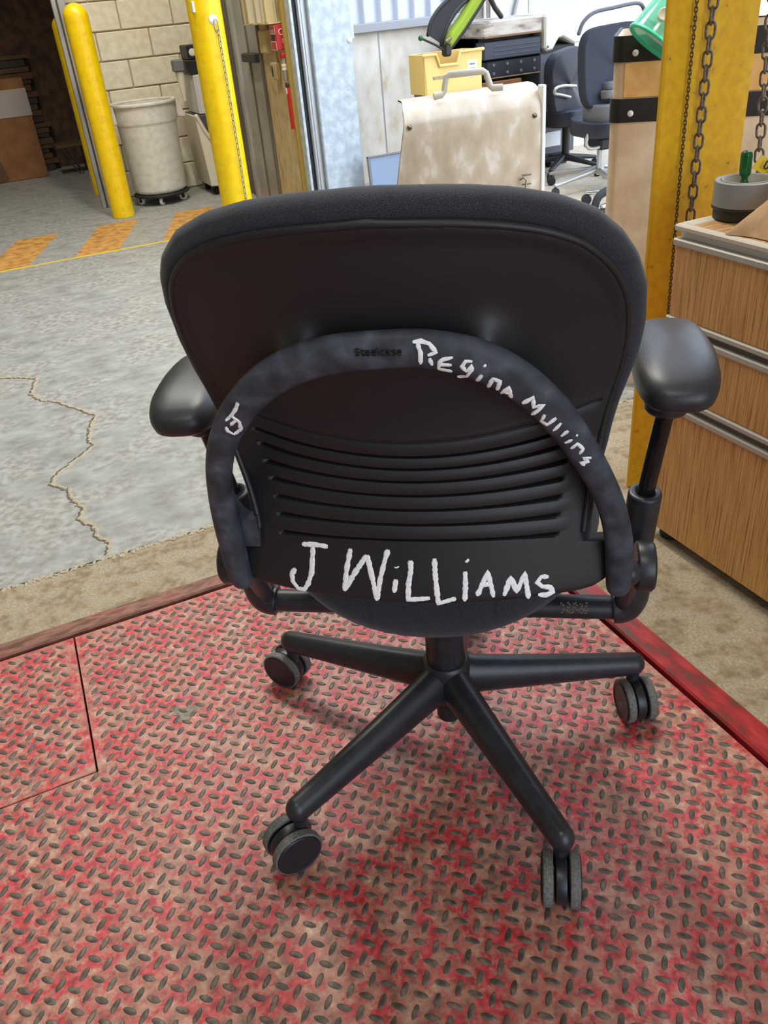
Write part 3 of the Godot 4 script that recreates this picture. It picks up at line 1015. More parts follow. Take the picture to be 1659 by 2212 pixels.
	strokes([[-0.1481, 0.5730, -0.1307, 0.5752, -0.1129, 0.5750],
	[-0.1330, 0.5738, -0.1358, 0.5545, -0.1381, 0.5372, -0.1443, 0.5210, -0.1510, 0.5104, -0.1599, 0.5102, -0.1667, 0.5189, -0.1667, 0.5298, -0.1602, 0.5385],
	[-0.0830, 0.5764, -0.0902, 0.5482, -0.0956, 0.5181], [-0.0956, 0.5181, -0.0791, 0.5452, -0.0624, 0.5696],
	[-0.0624, 0.5696, -0.0596, 0.5512, -0.0560, 0.5283, -0.0536, 0.5089], [-0.0536, 0.5089, -0.0473, 0.5396, -0.0399, 0.5650, -0.0352, 0.5786],
	[-0.0275, 0.5397, -0.0308, 0.5216], [-0.0260, 0.5566, -0.0256, 0.5546],
	[-0.0082, 0.5653, -0.0084, 0.5519, -0.0122, 0.5330, -0.0136, 0.5119, 0.0139, 0.5147],
	[0.0210, 0.5682, 0.0213, 0.5469, 0.0226, 0.5253, 0.0239, 0.5073, 0.0461, 0.5142],
	[0.0578, 0.5502, 0.0578, 0.5309, 0.0565, 0.5100], [0.0593, 0.5649, 0.0615, 0.5623],
	[0.0719, 0.5166, 0.0810, 0.5381, 0.0850, 0.5474, 0.0888, 0.5290, 0.0916, 0.5134], [0.0751, 0.5321, 0.0898, 0.5300],
	[0.1044, 0.5140, 0.1123, 0.5374, 0.1201, 0.5183, 0.1294, 0.5407, 0.1343, 0.5069],
	[0.1582, 0.5324, 0.1494, 0.5338, 0.1445, 0.5270, 0.1505, 0.5208, 0.1604, 0.5182, 0.1635, 0.5110, 0.1556, 0.5082, 0.1457, 0.5104]], 0.0064, false, shell, [0, 2, 6, 8, 9, 10, 12, 14, 15])
	# a rolled bead along the edge of the shell
	var bead := PackedVector3Array()
	for i in 70:
		var yy := 0.585 + (0.9738 - 0.585) * (1.0 - pow(1.0 - i / 69.0, 2.4))
		var xx := shell_mid(yy) + maxf(shell_half(yy) - 0.003, 0.0)
		bead.append(Vector3(xx, yy, zs(xx, yy) - 0.0005))
	for i in range(68, -1, -1):
		var yy := 0.585 + (0.9738 - 0.585) * (1.0 - pow(1.0 - i / 69.0, 2.4))
		var xx := shell_mid(yy) - maxf(shell_half(yy) - 0.003, 0.0)
		bead.append(Vector3(xx, yy, zs(xx, yy) - 0.0005))
	for pass_ in 3:
		var sb := bead.duplicate()
		for i in range(1, bead.size() - 1):
			sb[i] = (bead[i - 1] + bead[i] * 2.0 + bead[i + 1]) / 4.0
		bead = sb
	var bm := MB.new()
	bm.tube(bead, 0.0048, 0.0042, 10, Vector3.ZERO, 3)
	put("shell_rim", bm, MT.shell_plastic, shell)
	# ---- back cushion: wraps over the edge of the shell
	var cu := MB.new()
	var ring := PackedVector3Array()   # outline of the shell, counter-clockwise from behind
	var ys := []
	for i in 60:
		var t := i / 59.0
		ys.append(0.53 + (0.9735 - 0.53) * (1.0 - pow(1.0 - t, 1.7)))
	for y in ys:
		var hw := shell_half(y)
		if y < 0.60: hw = minf(hw, 0.2065)
		ring.append(Vector3(shell_mid(y) + maxf(hw, 0.0), y, 0))
	for i in range(ys.size() - 2, -1, -1):
		var y: float = ys[i]
		var hw := shell_half(y)
		if y < 0.60: hw = minf(hw, 0.2065)
		ring.append(Vector3(shell_mid(y) - hw, y, 0))
	var nr := ring.size()
	var nrm := PackedVector2Array()
	for i in nr:
		var a := ring[(i + 1) % nr] - ring[(i - 1 + nr) % nr]
		nrm.append(Vector2(a.y, -a.x).normalized())
	for pass_ in 6:
		var sm := nrm.duplicate()
		for i in nr:
			sm[i] = (nrm[(i - 1 + nr) % nr] + nrm[i] * 2.0 + nrm[(i + 1) % nr]).normalized()
		nrm = sm
	var wides := PackedFloat32Array()
	for i in nr:
		var up := clampf(nrm[i].y, 0.0, 1.0)
		var wide := interp(ring[i].y, [0.55, 0.64, 0.70, 0.80, 0.9, 1.0], [0.010, 0.009, 0.012, 0.020, 0.021, 0.025])
		wide = lerpf(wide, 0.027, up * up)
		wides.append(0.004 if nrm[i].y < -0.5 else wide)
	for pass_ in 10:
		var sw := wides.duplicate()
		for i in nr:
			sw[i] = (wides[(i - 1 + nr) % nr] + wides[i] * 2.0 + wides[(i + 1) % nr]) / 4.0
		wides = sw
	var rings := []
	for q in [[-0.12, 0.0, -0.008], [-0.02, 0.0, -0.008], [-0.004, 0.0, -0.010], [0.0, 0.30, -0.006], [0.0, 0.62, -0.008], [0.0, 0.88, -0.016], [0.0, 1.0, -0.028], [0.0, 0.96, -0.042], [0.0, 0.7, -0.054], [-0.012, 0.3, -0.062], [-0.04, 0.0, -0.066], [-0.12, 0.0, -0.068]]:
		var row := PackedVector3Array()
		for i in nr:
			var p := ring[i]
			var wide := wides[i]
			var off: float = q[0] + q[1] * wide
			var xy := Vector2(p.x, p.y) + nrm[i] * off
			if q[0] <= -0.1:
				xy = Vector2(p.x, p.y).lerp(Vector2(-0.01, 0.75), 0.6)
			row.append(Vector3(xy.x, xy.y, zs(xy.x, minf(xy.y, 0.98)) + q[2]))
		rings.append(row)
	var c0 := Vector3(-0.01, 0.75, zs(-0.01, 0.75) - 0.008)
	var c1 := Vector3(-0.01, 0.75, zs(-0.01, 0.75) - 0.068)
	var ra := PackedVector3Array()
	var rb := PackedVector3Array()
	for i in nr:
		ra.append(c0)
		rb.append(c1)
	rings.push_front(ra)
	rings.append(rb)
	cu.grid(rings, true)
	put("back_cushion", cu, MT.seat_fabric, ch)
	# ---- the arc
	var ctrl := [Vector3(-0.2425, 0.508, 0.0150), Vector3(-0.2450, 0.525, 0.0165), Vector3(-0.2455, 0.548, 0.0172), Vector3(-0.2445, 0.598, 0.0176), Vector3(-0.2415, 0.651, 0.0160), Vector3(-0.2305, 0.697, 0.0166), Vector3(-0.2130, 0.736, 0.0180), Vector3(-0.1870, 0.7725, 0.0194), Vector3(-0.1510, 0.8070, 0.0206), Vector3(-0.1100, 0.8310, 0.0212), Vector3(-0.0630, 0.8440, 0.0208), Vector3(-0.0015, 0.8480, 0.0202), Vector3(0.0375, 0.8455, 0.0204), Vector3(0.0805, 0.8325, 0.0212), Vector3(0.1190, 0.8065, 0.0214), Vector3(0.1570, 0.7640, 0.0202), Vector3(0.1895, 0.7120, 0.0180), Vector3(0.2170, 0.6560, 0.0164), Vector3(0.2325, 0.6120, 0.0162), Vector3(0.2415, 0.565, 0.0168), Vector3(0.2435, 0.528, 0.0163), Vector3(0.2440, 0.507, 0.0148)]
	var sp := spline(ctrl, 6)
	arc_mid = PackedVector3Array()
	arc_half = PackedFloat32Array()
	for q in sp:
		arc_mid.append(Vector3(q.x, q.y, arc_z(q.y) - 0.012))
		arc_half.append(q.z)
	arc_side = PackedVector3Array()
	arc_up = PackedVector3Array()
	for i in arc_mid.size():
		var t := (arc_mid[mini(i + 1, arc_mid.size() - 1)] - arc_mid[maxi(i - 1, 0)]).normalized()
		arc_side.append(t.cross(Vector3(0, 0, 1)).normalized())
		arc_up.append(arc_side[i].cross(t).normalized())
	var am := MB.new()
	var arows := []
	for i in arc_mid.size():
		var t := (arc_mid[mini(i + 1, arc_mid.size() - 1)] - arc_mid[maxi(i - 1, 0)]).normalized()
		var side := t.cross(Vector3(0, 0, 1)).normalized()
		var up := side.cross(t).normalized()
		if i == 0 or i == arc_mid.size() - 1:
			var e := [0.02, 0.45, 0.75, 0.93]
			for k in 4:
				var f: float = e[k] if i == 0 else e[3 - k]
				var rr := PackedVector3Array()
				var pp := arc_mid[i] + t * (sqrt(1.0 - f * f) * arc_half[i]) * (-1.0 if i == 0 else 1.0)
				for a in 20:
					var an := TAU * a / 20.0
					rr.append(pp + side * (signf(cos(an)) * pow(absf(cos(an)), 0.85) * arc_half[i] * f) + up * (sin(an) * 0.0135 * f))
				if i == 0: arows.append(rr)
				else: arows.append(rr)
			if i == arc_mid.size() - 1:
				var last4 := arows.slice(arows.size() - 4)
				arows.resize(arows.size() - 4)
				arows.append(_arc_ring(arc_mid[i], side, up, arc_half[i]))
				arows.append_array(last4)
				continue
		arows.append(_arc_ring(arc_mid[i], side, up, arc_half[i]))
	am.grid(arows, true)
	# webs that reach in to the shell at both feet
	for sx in [-1.0]:
		var o := PackedVector2Array([Vector2(0.236, 0.560), Vector2(0.236, 0.640), Vector2(0.231, 0.622), Vector2(0.225, 0.610), Vector2(0.217, 0.602), Vector2(0.209, 0.600), Vector2(0.2045, 0.603), Vector2(0.204, 0.572), Vector2(0.205, 0.560)])
		var oo := PackedVector2Array()
		for p in o:
			oo.append(Vector2(p.x * sx - 0.003, p.y))
		am.prism(oo, 0.190, 0.2095, 0.003)
	var arc := put("back_arc", am, MT.arc_plastic, ch)
	strokes([[0.0229, 0.8585, 0.0257, 0.8484, 0.0249, 0.8357], [0.0184, 0.8592, 0.0267, 0.8594, 0.0347, 0.8569, 0.0412, 0.8479, 0.0327, 0.8452], [0.0339, 0.8426, 0.0363, 0.8340],
	[0.0454, 0.8402, 0.0418, 0.8287], [0.0441, 0.8392, 0.0574, 0.8418], [0.0433, 0.8343, 0.0558, 0.8334], [0.0412, 0.8287, 0.0557, 0.8248],
	[0.0763, 0.8361, 0.0695, 0.8368, 0.0657, 0.8313, 0.0700, 0.8252, 0.0761, 0.8315, 0.0747, 0.8263, 0.0696, 0.8173, 0.0601, 0.8168],
	[0.0855, 0.8208, 0.0788, 0.8103], [0.0873, 0.8316, 0.0889, 0.8295], [0.0902, 0.8019, 0.0959, 0.8157, 0.1027, 0.8110, 0.0997, 0.7989],
	[0.1033, 0.7947, 0.1118, 0.8041, 0.1139, 0.7890], [0.1071, 0.7971, 0.1135, 0.7953], [0.1252, 0.7823, 0.1364, 0.7898, 0.1366, 0.7772, 0.1472, 0.7784, 0.1346, 0.7658],
	[0.1484, 0.7670, 0.1450, 0.7560, 0.1509, 0.7524, 0.1606, 0.7615], [0.1660, 0.7542, 0.1577, 0.7438], [0.1739, 0.7436, 0.1663, 0.7362], [0.1785, 0.7318, 0.1706, 0.7269], [0.1816, 0.7371, 0.1842, 0.7359],
	[0.1771, 0.7194, 0.1839, 0.7255, 0.1904, 0.7186, 0.1868, 0.7118], [0.2000, 0.7056, 0.1914, 0.7066, 0.1968, 0.7011, 0.1886, 0.6993, 0.1933, 0.6966],
	[-0.1794, 0.7901, -0.1842, 0.7810, -0.1918, 0.7717, -0.2005, 0.7644], [-0.1911, 0.7703, -0.1851, 0.7625, -0.1865, 0.7513, -0.1963, 0.7440, -0.2027, 0.7494, -0.2032, 0.7553], [-0.1969, 0.7580, -0.1869, 0.7661]], 0.0044, true, arc, [0, 3, 7, 8, 10, 11, 13, 14, 15, 16, 17, 19, 20, 21])
	var tm := TextMesh.new()
	tm.text = "Steelcase"
	var sf := SystemFont.new()
	sf.font_names = PackedStringArray(["Droid Sans"])
	sf.font_weight = 400
	tm.font = sf
	tm.font_size = 32
	tm.pixel_size = 0.00036
	tm.depth = 0.002
	var emb := put("embossed_word", tm, MT.shell_plastic, arc, Vector3(-0.0165, 0.8505, arc_z(0.85) + 0.0021))
	emb.rotation = Vector3(0.30, 0.03, -0.03)
	emb.set_meta("label", "embossed maker's word")
	# ---- arms, elbows, pivots
	for sx in [-1.0, 1.0]:
		var mir := func(p: Vector3) -> Vector3: return Vector3(p.x * sx, p.y, p.z)
		var right: bool = sx > 0.0
		var el := MB.new()
		el.tube(spline([mir.call(Vector3(0.288, 0.45, 0.046)), mir.call(Vector3(0.289, 0.40, 0.046)), mir.call(Vector3(0.288, 0.365, 0.046)), mir.call(Vector3(0.279, 0.345, 0.046)), mir.call(Vector3(0.262, 0.341, 0.046))], 5), 0.0245, null, 20, Vector3.ZERO, 0)
		put("elbow", el, MT.base_plastic, ch)
		var link := MB.new()
		link.tube(PackedVector3Array([mir.call(Vector3(0.277, 0.35, 0.05)), mir.call(Vector3(0.272, 0.44, 0.10)), mir.call(Vector3(0.262, 0.490, 0.16))]), PackedFloat32Array([0.014, 0.016, 0.018]), null, 14, Vector3.ZERO, 3)
		put("pivot_link", link, MT.base_plastic, ch)
		var dk := lat([Vector2(0.001, -0.012), Vector2(0.031, -0.012), Vector2(0.0345, -0.009), Vector2(0.0345, 0.008), Vector2(0.031, 0.012), Vector2(0.027, 0.0125), Vector2(0.025, 0.0105), Vector2(0.001, 0.0105)], 36)
		var dd := put("pivot_disc", dk, MT.base_plastic, ch, mir.call(Vector3(0.2875, 0.478, 0.128)))
		dd.rotation.z = -PI / 2 * sx
		var sl := lat([Vector2(0.001, 0.0), Vector2(0.021, 0.0), Vector2(0.0225, 0.006), Vector2(0.0225, 0.118), Vector2(0.0205, 0.122), Vector2(0.0135, 0.122), Vector2(0.013, 0.118), Vector2(0.0005, 0.118)], 28)
		var ss := put("arm_sleeve", sl, MT.base_plastic, ch, mir.call(Vector3(0.286, 0.435, 0.047)))
		ss.rotation = Vector3(0.14, 0, -0.035 * sx)
		var top: Vector3 = Vector3(0.303, 0.702, 0.088) if right else Vector3(-0.318, 0.668, 0.055)
		var tu := MB.new()
		tu.tube(PackedVector3Array([mir.call(Vector3(0.2895, 0.53, 0.058)), top]), 0.0115, 0.0095, 18, Vector3.RIGHT, 0)
		put("arm_post", tu, MT.tube_gloss, ch)
		var co := lat([Vector2(0.001, -0.012), Vector2(0.024, -0.012), Vector2(0.0275, -0.007), Vector2(0.029, 0.012), Vector2(0.029, 0.016), Vector2(0.001, 0.016)], 28)
		put("pad_collar", co, MT.base_plastic, ch, top + Vector3(0, -0.006, -0.005))
		var pc := Vector3(0.313, 0.733, 0.030) if right else Vector3(-0.336, 0.698, 0.006)
		var pd := put("arm_pad", pad_mesh(), MT.pad_vinyl, ch, pc)
		pd.rotation.y = -0.05 if right else 0.10
	put("cross_bar", tb([Vector3(-0.27, 0.341, 0.046), Vector3(0.27, 0.341, 0.046)], 0.0185, 18, 0), MT.base_plastic, ch)
	var du := MB.new()
	var rng := RandomNumberGenerator.new()
	rng.seed = 12
	for k in 70:
		var a := rng.randf_range(0.1, 1.0)
		du.xf = Transform3D(Basis(Vector3.UP, rng.randf() * 3.0), Vector3(rng.randf_range(0.185, 0.225), 0.341 + sin(a) * 0.0186, 0.046 + cos(a) * 0.0186))
		du.box(Vector3.ZERO, Vector3(0.0025, 0.0008, 0.0015))
	var dust := put("dust_specks", du, MT.dust, ch)
	dust.set_meta("kind", "stuff")
	# ---- seat
	var seat := MB.new()
	var srows := []
	for lev in [[0.0, 0.402, 0.0], [0.5, 0.402, 0.0], [0.78, 0.4035, 0.0], [0.90, 0.408, 0.0], [0.965, 0.418, 0.0], [0.995, 0.435, 0.0], [1.0, 0.452, 0.0], [0.99, 0.475, 0.0], [0.95, 0.495, 0.0], [0.88, 0.506, 0.0], [0.70, 0.513, 0.0], [0.40, 0.514, 0.0], [0.0, 0.514, 0.0]]:
		var row := PackedVector3Array()
		for k in 64:
			var a := -TAU * k / 64.0
			var c := cos(a)
			var s := sin(a)
			var px: float = signf(c) * pow(absf(c), 0.85) * 0.236 * lev[0]
			var pz: float = -0.02 + signf(s) * pow(absf(s), 0.62) * 0.232 * lev[0]
			row.append(Vector3(px, lev[1] - 0.010 + 0.052 * pow(px / 0.2, 2) * (1.0 - smoothstep(0.44, 0.50, lev[1])), pz))
		srows.append(row)
	seat.grid(srows, true)
	put("seat", seat, MT.seat_fabric, ch)
	put("seat_mechanism", bx(Vector3(0, 0.372, -0.01), Vector3(0.15, 0.062, 0.22), 0.015), MT.base_plastic, ch)
	# ---- column and five-star base
	put("gas_column", lat([Vector2(0.001, 0.165), Vector2(0.0335, 0.165), Vector2(0.0335, 0.36), Vector2(0.001, 0.36)], 32), MT.base_plastic, ch)
	put("hub", lat([Vector2(0.001, 0.108), Vector2(0.036, 0.108), Vector2(0.040, 0.118), Vector2(0.0425, 0.135), Vector2(0.0425, 0.165), Vector2(0.040, 0.182), Vector2(0.0365, 0.188), Vector2(0.034, 0.188), Vector2(0.001, 0.187)], 36), MT.base_plastic, ch)
	put("column_foot", lat([Vector2(0.001, 0.052), Vector2(0.019, 0.052), Vector2(0.0215, 0.056), Vector2(0.022, 0.11), Vector2(0.001, 0.11)], 24), MT.base_plastic, ch)
	var wheel := lat([Vector2(0.0320, -0.0072), Vector2(0.0385, -0.0072), Vector2(0.0400, -0.0055), Vector2(0.0400, 0.0055), Vector2(0.0385, 0.0072), Vector2(0.0320, 0.0072)], 40)
	var hubm := lat([Vector2(0.0005, -0.0062), Vector2(0.0320, -0.0062), Vector2(0.0320, -0.0072), Vector2(0.0370, -0.0074), Vector2(0.0370, 0.0074), Vector2(0.0340, 0.0090), Vector2(0.0318, 0.0090), Vector2(0.0308, 0.0078), Vector2(0.0005, 0.0082)], 40)
	var wheel_m := wheel.mesh()
	var hub_m := hubm.mesh()
	var base_yaw := [-38.86, 33.14, 105.14, 177.14, -110.86]
	var axes := [Vector2(0.62, 0.78), Vector2(1.0, 0.0), Vector2(0.96, -0.28), Vector2(0.7, 0.7), Vector2(0.37, -0.93)]
	var trail := [Vector2(-0.78, 0.62), Vector2(0.0, 1.0), Vector2(0.28, 0.96), Vector2(-0.7, 0.7), Vector2(-0.93, -0.37)]
	for i in 5:
		var d := Vector3(sin(deg_to_rad(base_yaw[i])), 0, cos(deg_to_rad(base_yaw[i])))
		var tip := d * 0.3365
		var leg := MB.new()
		var path := PackedVector3Array()
		var rx := PackedFloat32Array()
		var ry := PackedFloat32Array()
		for k in 14:
			var t := k / 13.0
			path.append(d * lerpf(0.018, 0.3365, t) + Vector3(0, lerpf(0.147, 0.107, pow(t, 0.9)), 0))
			rx.append(lerpf(0.0285, 0.0190, t))
			ry.append(lerpf(0.0395, 0.0215, pow(t, 0.8)))
		var side := d.cross(Vector3.UP)
		leg.tube(path, rx, ry, 20, side, 2)
		put("leg", leg, MT.base_plastic, ch)
		# caster > two wheels, cover, stem
		var cs := Node3D.new()
		cs.name = "caster" if i == 0 else "caster_%03d" % i
		ch.add_child(cs, true)
		var cpos := Vector3(tip.x, 0.040, tip.z) + Vector3(trail[i].x, 0, trail[i].y) * 0.020
		cs.position = cpos
		var ax: Vector2 = axes[i]
		cs.rotation.y = atan2(-ax.y, ax.x)
		for s in [-1.0, 1.0]:
			var wh := put("wheel", wheel_m, MT.wheel_tread, cs, Vector3(s * 0.0192, 0, 0))
			wh.rotation.z = -PI / 2 * s
			var hb := put("wheel_disc", hub_m, MT.wheel_hub, cs, Vector3(s * 0.0192, 0, 0))
			hb.rotation.z = -PI / 2 * s
		var cov := lat([Vector2(0.0005, -0.0085), Vector2(0.033, -0.0085), Vector2(0.0355, -0.007), Vector2(0.0355, 0.007), Vector2(0.033, 0.0085), Vector2(0.0005, 0.0085)], 32)
		put("cover", cov, MT.wheel_hub, cs).rotation.z = -PI / 2
		var lp := Vector3(tip.x, 0, tip.z) - Vector3(cpos.x, 0, cpos.z)
		lp = lp.rotated(Vector3.UP, -cs.rotation.y)
		put("stem", lat([Vector2(0.001, 0.0), Vector2(0.0105, 0.0), Vector2(0.0115, 0.04), Vector2(0.0135, 0.062), Vector2(0.001, 0.062)], 18), MT.base_plastic, cs, Vector3(lp.x, 0.004, lp.z))

func _arc_ring(p: Vector3, side: Vector3, up: Vector3, hw: float) -> PackedVector3Array:
	var rr := PackedVector3Array()
	for a in 20:
		var an := TAU * a / 20.0
		rr.append(p + side * (signf(cos(an)) * pow(absf(cos(an)), 0.85) * hw) + up * (sin(an) * 0.0135))
	return rr

# ---------------------------------------------------------------- chains
func link_mesh(pitch: float, wire: float, width: float) -> ArrayMesh:
	var m := MB.new()
	var pts := PackedVector3Array()
	var r := width * 0.5 - wire
	var straight := pitch * 0.5 + wire - r - wire * 0.0
	for k in 8:
		var a := PI * k / 7.0
		pts.append(Vector3(cos(a) * r, straight + sin(a) * r, 0))
	for k in 8:
		var a := PI + PI * k / 7.0
		pts.append(Vector3(cos(a) * r, -straight + sin(a) * r, 0))
	m.tube(pts, wire, null, 8, Vector3.ZERO, 0, true)
	return m.mesh()

func chain(called: String, label: String, path: Array, pitch: float, wire: float, width: float, m: Material, group := "") -> Node3D:
	var t := thing(called, label, "chain", path[0], 0.0, group)
	var lm := link_mesh(pitch, wire, width)
	var sp := spline(path, 40)
	var along := 0.0
	var next := 0.0
	var k := 0
	for i in sp.size() - 1:
		var seg := sp[i].distance_to(sp[i + 1])
		while next <= along + seg and seg > 0.0:
			var p := sp[i].lerp(sp[i + 1], (next - along) / seg)
			var d := (sp[i] - sp[i + 1]).normalized()
			var zz := Vector3(0.35, 0, 1).normalized()
			var xx := d.cross(zz).normalized()
			zz = xx.cross(d).normalized()
			var b := Basis(xx, d, zz).rotated(d, PI / 4 * 0.25 + (PI / 2 if k % 2 else 0.0))
			var o := put("link", lm, m, t)
			o.transform = Transform3D(b, p - path[0])
			next += pitch
			k += 1
		along += seg
	return t

# ---------------------------------------------------------------- column, chains, drawer cabinet and what stands on it
func cabinet_corner() -> void:
	var col := thing("steel_column", "yellow painted steel column with chains hanging down its face", "column", Vector3(1.42, 0, -1.60))
	put("face_plate", span(Vector3(-0.125, 0, 0.115), Vector3(0.115, 4.9, 0.13), 0.004), MT.column_yellow, col)
	put("web", span(Vector3(0.0, 0, 0.05), Vector3(0.016, 4.9, 0.116)), MT.column_yellow, col)
	put("back_plate", span(Vector3(-0.02, 0, 0.036), Vector3(0.115, 4.9, 0.051), 0.004), MT.column_yellow, col)
	put("foot_plate", span(Vector3(-0.03, 0, 0.03), Vector3(0.12, 0.012, 0.135), 0.003), MT.column_yellow, col)
	var g := "chains on the yellow column"
	chain("chain", "heavy grey chain hanging down the middle of the yellow column", [Vector3(1.388, 1.32, -1.452), Vector3(1.388, 0.9, -1.452), Vector3(1.389, 0.42, -1.452)], 0.0255, 0.0027, 0.0225, MT.chain_steel, g)
	chain("chain", "heavy grey chain at the right edge of the yellow column", [Vector3(1.532, 1.32, -1.452), Vector3(1.54, 1.0, -1.445), Vector3(1.555, 0.70, -1.43)], 0.0255, 0.0027, 0.0225, MT.chain_steel, g)
	chain("chain", "thin dark chain hanging left of the heavy one on the yellow column", [Vector3(1.352, 1.32, -1.459), Vector3(1.353, 0.8, -1.459), Vector3(1.362, 0.30, -1.459)], 0.0078, 0.0012, 0.0075, MT.chain_dark, g)
	# --- cabinet
	var X := 1.195
	var c := thing("drawer_cabinet", "oak-veneered cabinet with three drawers and pale metal pulls", "cabinet", Vector3(X, 0, -1.282))
	var len_ := 0.62
	put("carcass", span(Vector3(0.02, 0.034, 0.004), Vector3(0.50, 0.70, len_), 0.003), MT.oak, c)
	put("top", span(Vector3(0.012, 0.700, 0.004), Vector3(0.50, 0.7268, len_)), MT.oak_top, c)
	put("top_trim", span(Vector3(-0.005, 0.715, -0.004), Vector3(0.014, 0.7275, len_), 0.003), MT.grey_edge, c)
	put("top_trim", span(Vector3(0.014, 0.715, -0.004), Vector3(0.50, 0.7277, 0.030), 0.002), MT.grey_edge, c)
	put("top_rail", span(Vector3(0.010, 0.697, 0.002), Vector3(0.03, 0.7155, len_), 0.001), MT.white_metal, c)
	var fronts := [[0.544, 0.701], [0.381, 0.519], [0.034, 0.355]]
	for i in 3:
		var lo: float = fronts[i][0]
		var hi: float = fronts[i][1]
		var d := put("drawer", span(Vector3(0.0, lo, 0.0), Vector3(0.02, hi - 0.012, len_), 0.002), MT.oak, c)
		put("pull", span(Vector3(-0.006, hi - 0.014, -0.003), Vector3(0.016, hi, len_), 0.0025), MT.alu_trim, d)
		if i < 2:
			put("lower_rail", span(Vector3(-0.006, lo - 0.012, -0.003), Vector3(0.016, lo + 0.0005, len_), 0.0025), MT.alu_trim, d)
			put("finger_gap", span(Vector3(0.004, lo - 0.030, 0.004), Vector3(0.021, lo - 0.010, len_)), MT.shadow_gap, d)  # strip coloured as the shade inside the gap
	for z in [0.035, 0.55]:
		put("glide", lat([Vector2(0.001, 0), Vector2(0.026, 0), Vector2(0.028, 0.008), Vector2(0.024, 0.028), Vector2(0.012, 0.034), Vector2(0.001, 0.034)], 20), MT.rubber_black, c, Vector3(0.045, 0.0, z))
		put("glide", lat([Vector2(0.001, 0), Vector2(0.026, 0), Vector2(0.028, 0.008), Vector2(0.024, 0.028), Vector2(0.012, 0.034), Vector2(0.001, 0.034)], 20), MT.rubber_black, c, Vector3(0.46, 0.0, z))
	# --- a flat card under the rolls, black roll, grey roll, screwdriver
	var bt := thing("tape_roll", "small black tape roll under the grey one on the oak cabinet", "tape roll", Vector3(1.312, 0.7280, -1.238))
	put("tape", lat([Vector2(0.036, 0), Vector2(0.051, 0), Vector2(0.0525, 0.002), Vector2(0.0525, 0.0185), Vector2(0.051, 0.0205), Vector2(0.036, 0.0205), Vector2(0.036, 0.0)], 40), MT.tape_black, bt)
	put("core", lat([Vector2(0.0335, 0), Vector2(0.036, 0), Vector2(0.036, 0.0205), Vector2(0.0335, 0.0205), Vector2(0.0335, 0)], 40), MT.card_core, bt)
	var dt := thing("tape_roll", "grey duct tape roll holding a green screwdriver on the oak cabinet", "tape roll", Vector3(1.313, 0.7487, -1.236))
	put("tape", lat([Vector2(0.046, 0.001), Vector2(0.0575, 0.001), Vector2(0.0585, 0.003), Vector2(0.0585, 0.006), Vector2(0.0585, 0.048), Vector2(0.057, 0.0495), Vector2(0.046, 0.0495), Vector2(0.046, 0.001)], 48), MT.duct_tape, dt)
	put("dark_rim", lat([Vector2(0.0445, -0.0005), Vector2(0.0580, -0.0005), Vector2(0.0592, 0.0005), Vector2(0.0592, 0.0045), Vector2(0.0584, 0.0055)], 48), MT.tape_black, dt)
	var core := put("core", lat([Vector2(0.0425, 0), Vector2(0.046, 0), Vector2(0.046, 0.0505), Vector2(0.0425, 0.0505), Vector2(0.0425, 0)], 48), MT.card_core, dt)
	for k in 4:
		var a := 0.5 + k * 1.25
		var pr := put("print", bx(Vector3.ZERO, Vector3(0.02, 0.004, 0.0006)), MT.print_dark, core, Vector3(sin(a) * -0.0418, 0.04, cos(a) * -0.0418))
		pr.rotation.y = a
	var sd := thing("screwdriver", "dark green screwdriver standing in the duct tape roll", "screwdriver", Vector3(1.323, 0.7515, -1.25))
	var hp := MB.new()
	var rows := []
	for l in [[0.002, 0.032], [0.0075, 0.0325], [0.009, 0.036], [0.0062, 0.042], [0.0062, 0.047], [0.0105, 0.052], [0.0115, 0.058], [0.0115, 0.086], [0.0105, 0.092], [0.006, 0.0945], [0.0005, 0.095]]:
		var row := PackedVector3Array()
		for k in 24:
			var a := -TAU * k / 24.0
			var rr: float = l[0] * (1.0 - 0.10 * absf(sin(a * 3.0)))
			row.append(Vector3(cos(a) * rr, l[1], sin(a) * rr))
		rows.append(row)
	hp.grid(rows, true)
	put("handle", hp, MT.green_handle, sd)
	put("blade", lat([Vector2(0.0005, 0.0), Vector2(0.003, 0.0), Vector2(0.003, 0.033), Vector2(0.0005, 0.033)], 14), MT.chrome, sd)
	sd.rotation.z = 0.05
	# --- kraft paper bag lying with a raised corner
	var kb := thing("paper_bag", "brown kraft paper bag lying with a raised corner on the oak cabinet", "paper bag", Vector3(1.193, 0.7282, -1.160))
	var km := MB.new()
	var a0 := Vector3(0.002, 0.0005, 0.0)
	var tp := Vector3(0.110, 0.115, 0.075)
	var e0 := Vector3(0.022, 0.0005, 0.045)
	var e1 := Vector3(0.030, 0.0005, 0.30)
	var tp2 := Vector3(0.150, 0.120, 0.32)
	var b0 := Vector3(0.14, 0.0005, 0.05)
	var b1 := Vector3(0.26, 0.0005, 0.30)
	var g1 := []
	for i in 7:
		var u := i / 6.0
		var row := PackedVector3Array()
		for j in 9:
			var v2 := j / 8.0
			var lo := a0.lerp(e0, minf(1.0, v2 * 4.0)).lerp(e1, maxf(0.0, (v2 - 0.25) / 0.75)) if v2 > 0.25 else a0.lerp(e0, v2 * 4.0)
			var hi := a0.lerp(tp, minf(1.0, v2 * 2.0)) if v2 <= 0.5 else tp.lerp(tp2, (v2 - 0.5) * 2.0)
			var p := lo.lerp(hi, u)
			p += Vector3(-0.006, 0.002, 0) * sin(u * PI) * sin(v2 * 7.0)
			row.append(p)
		g1.append(row)
	km.grid(g1)
	var g2 := []
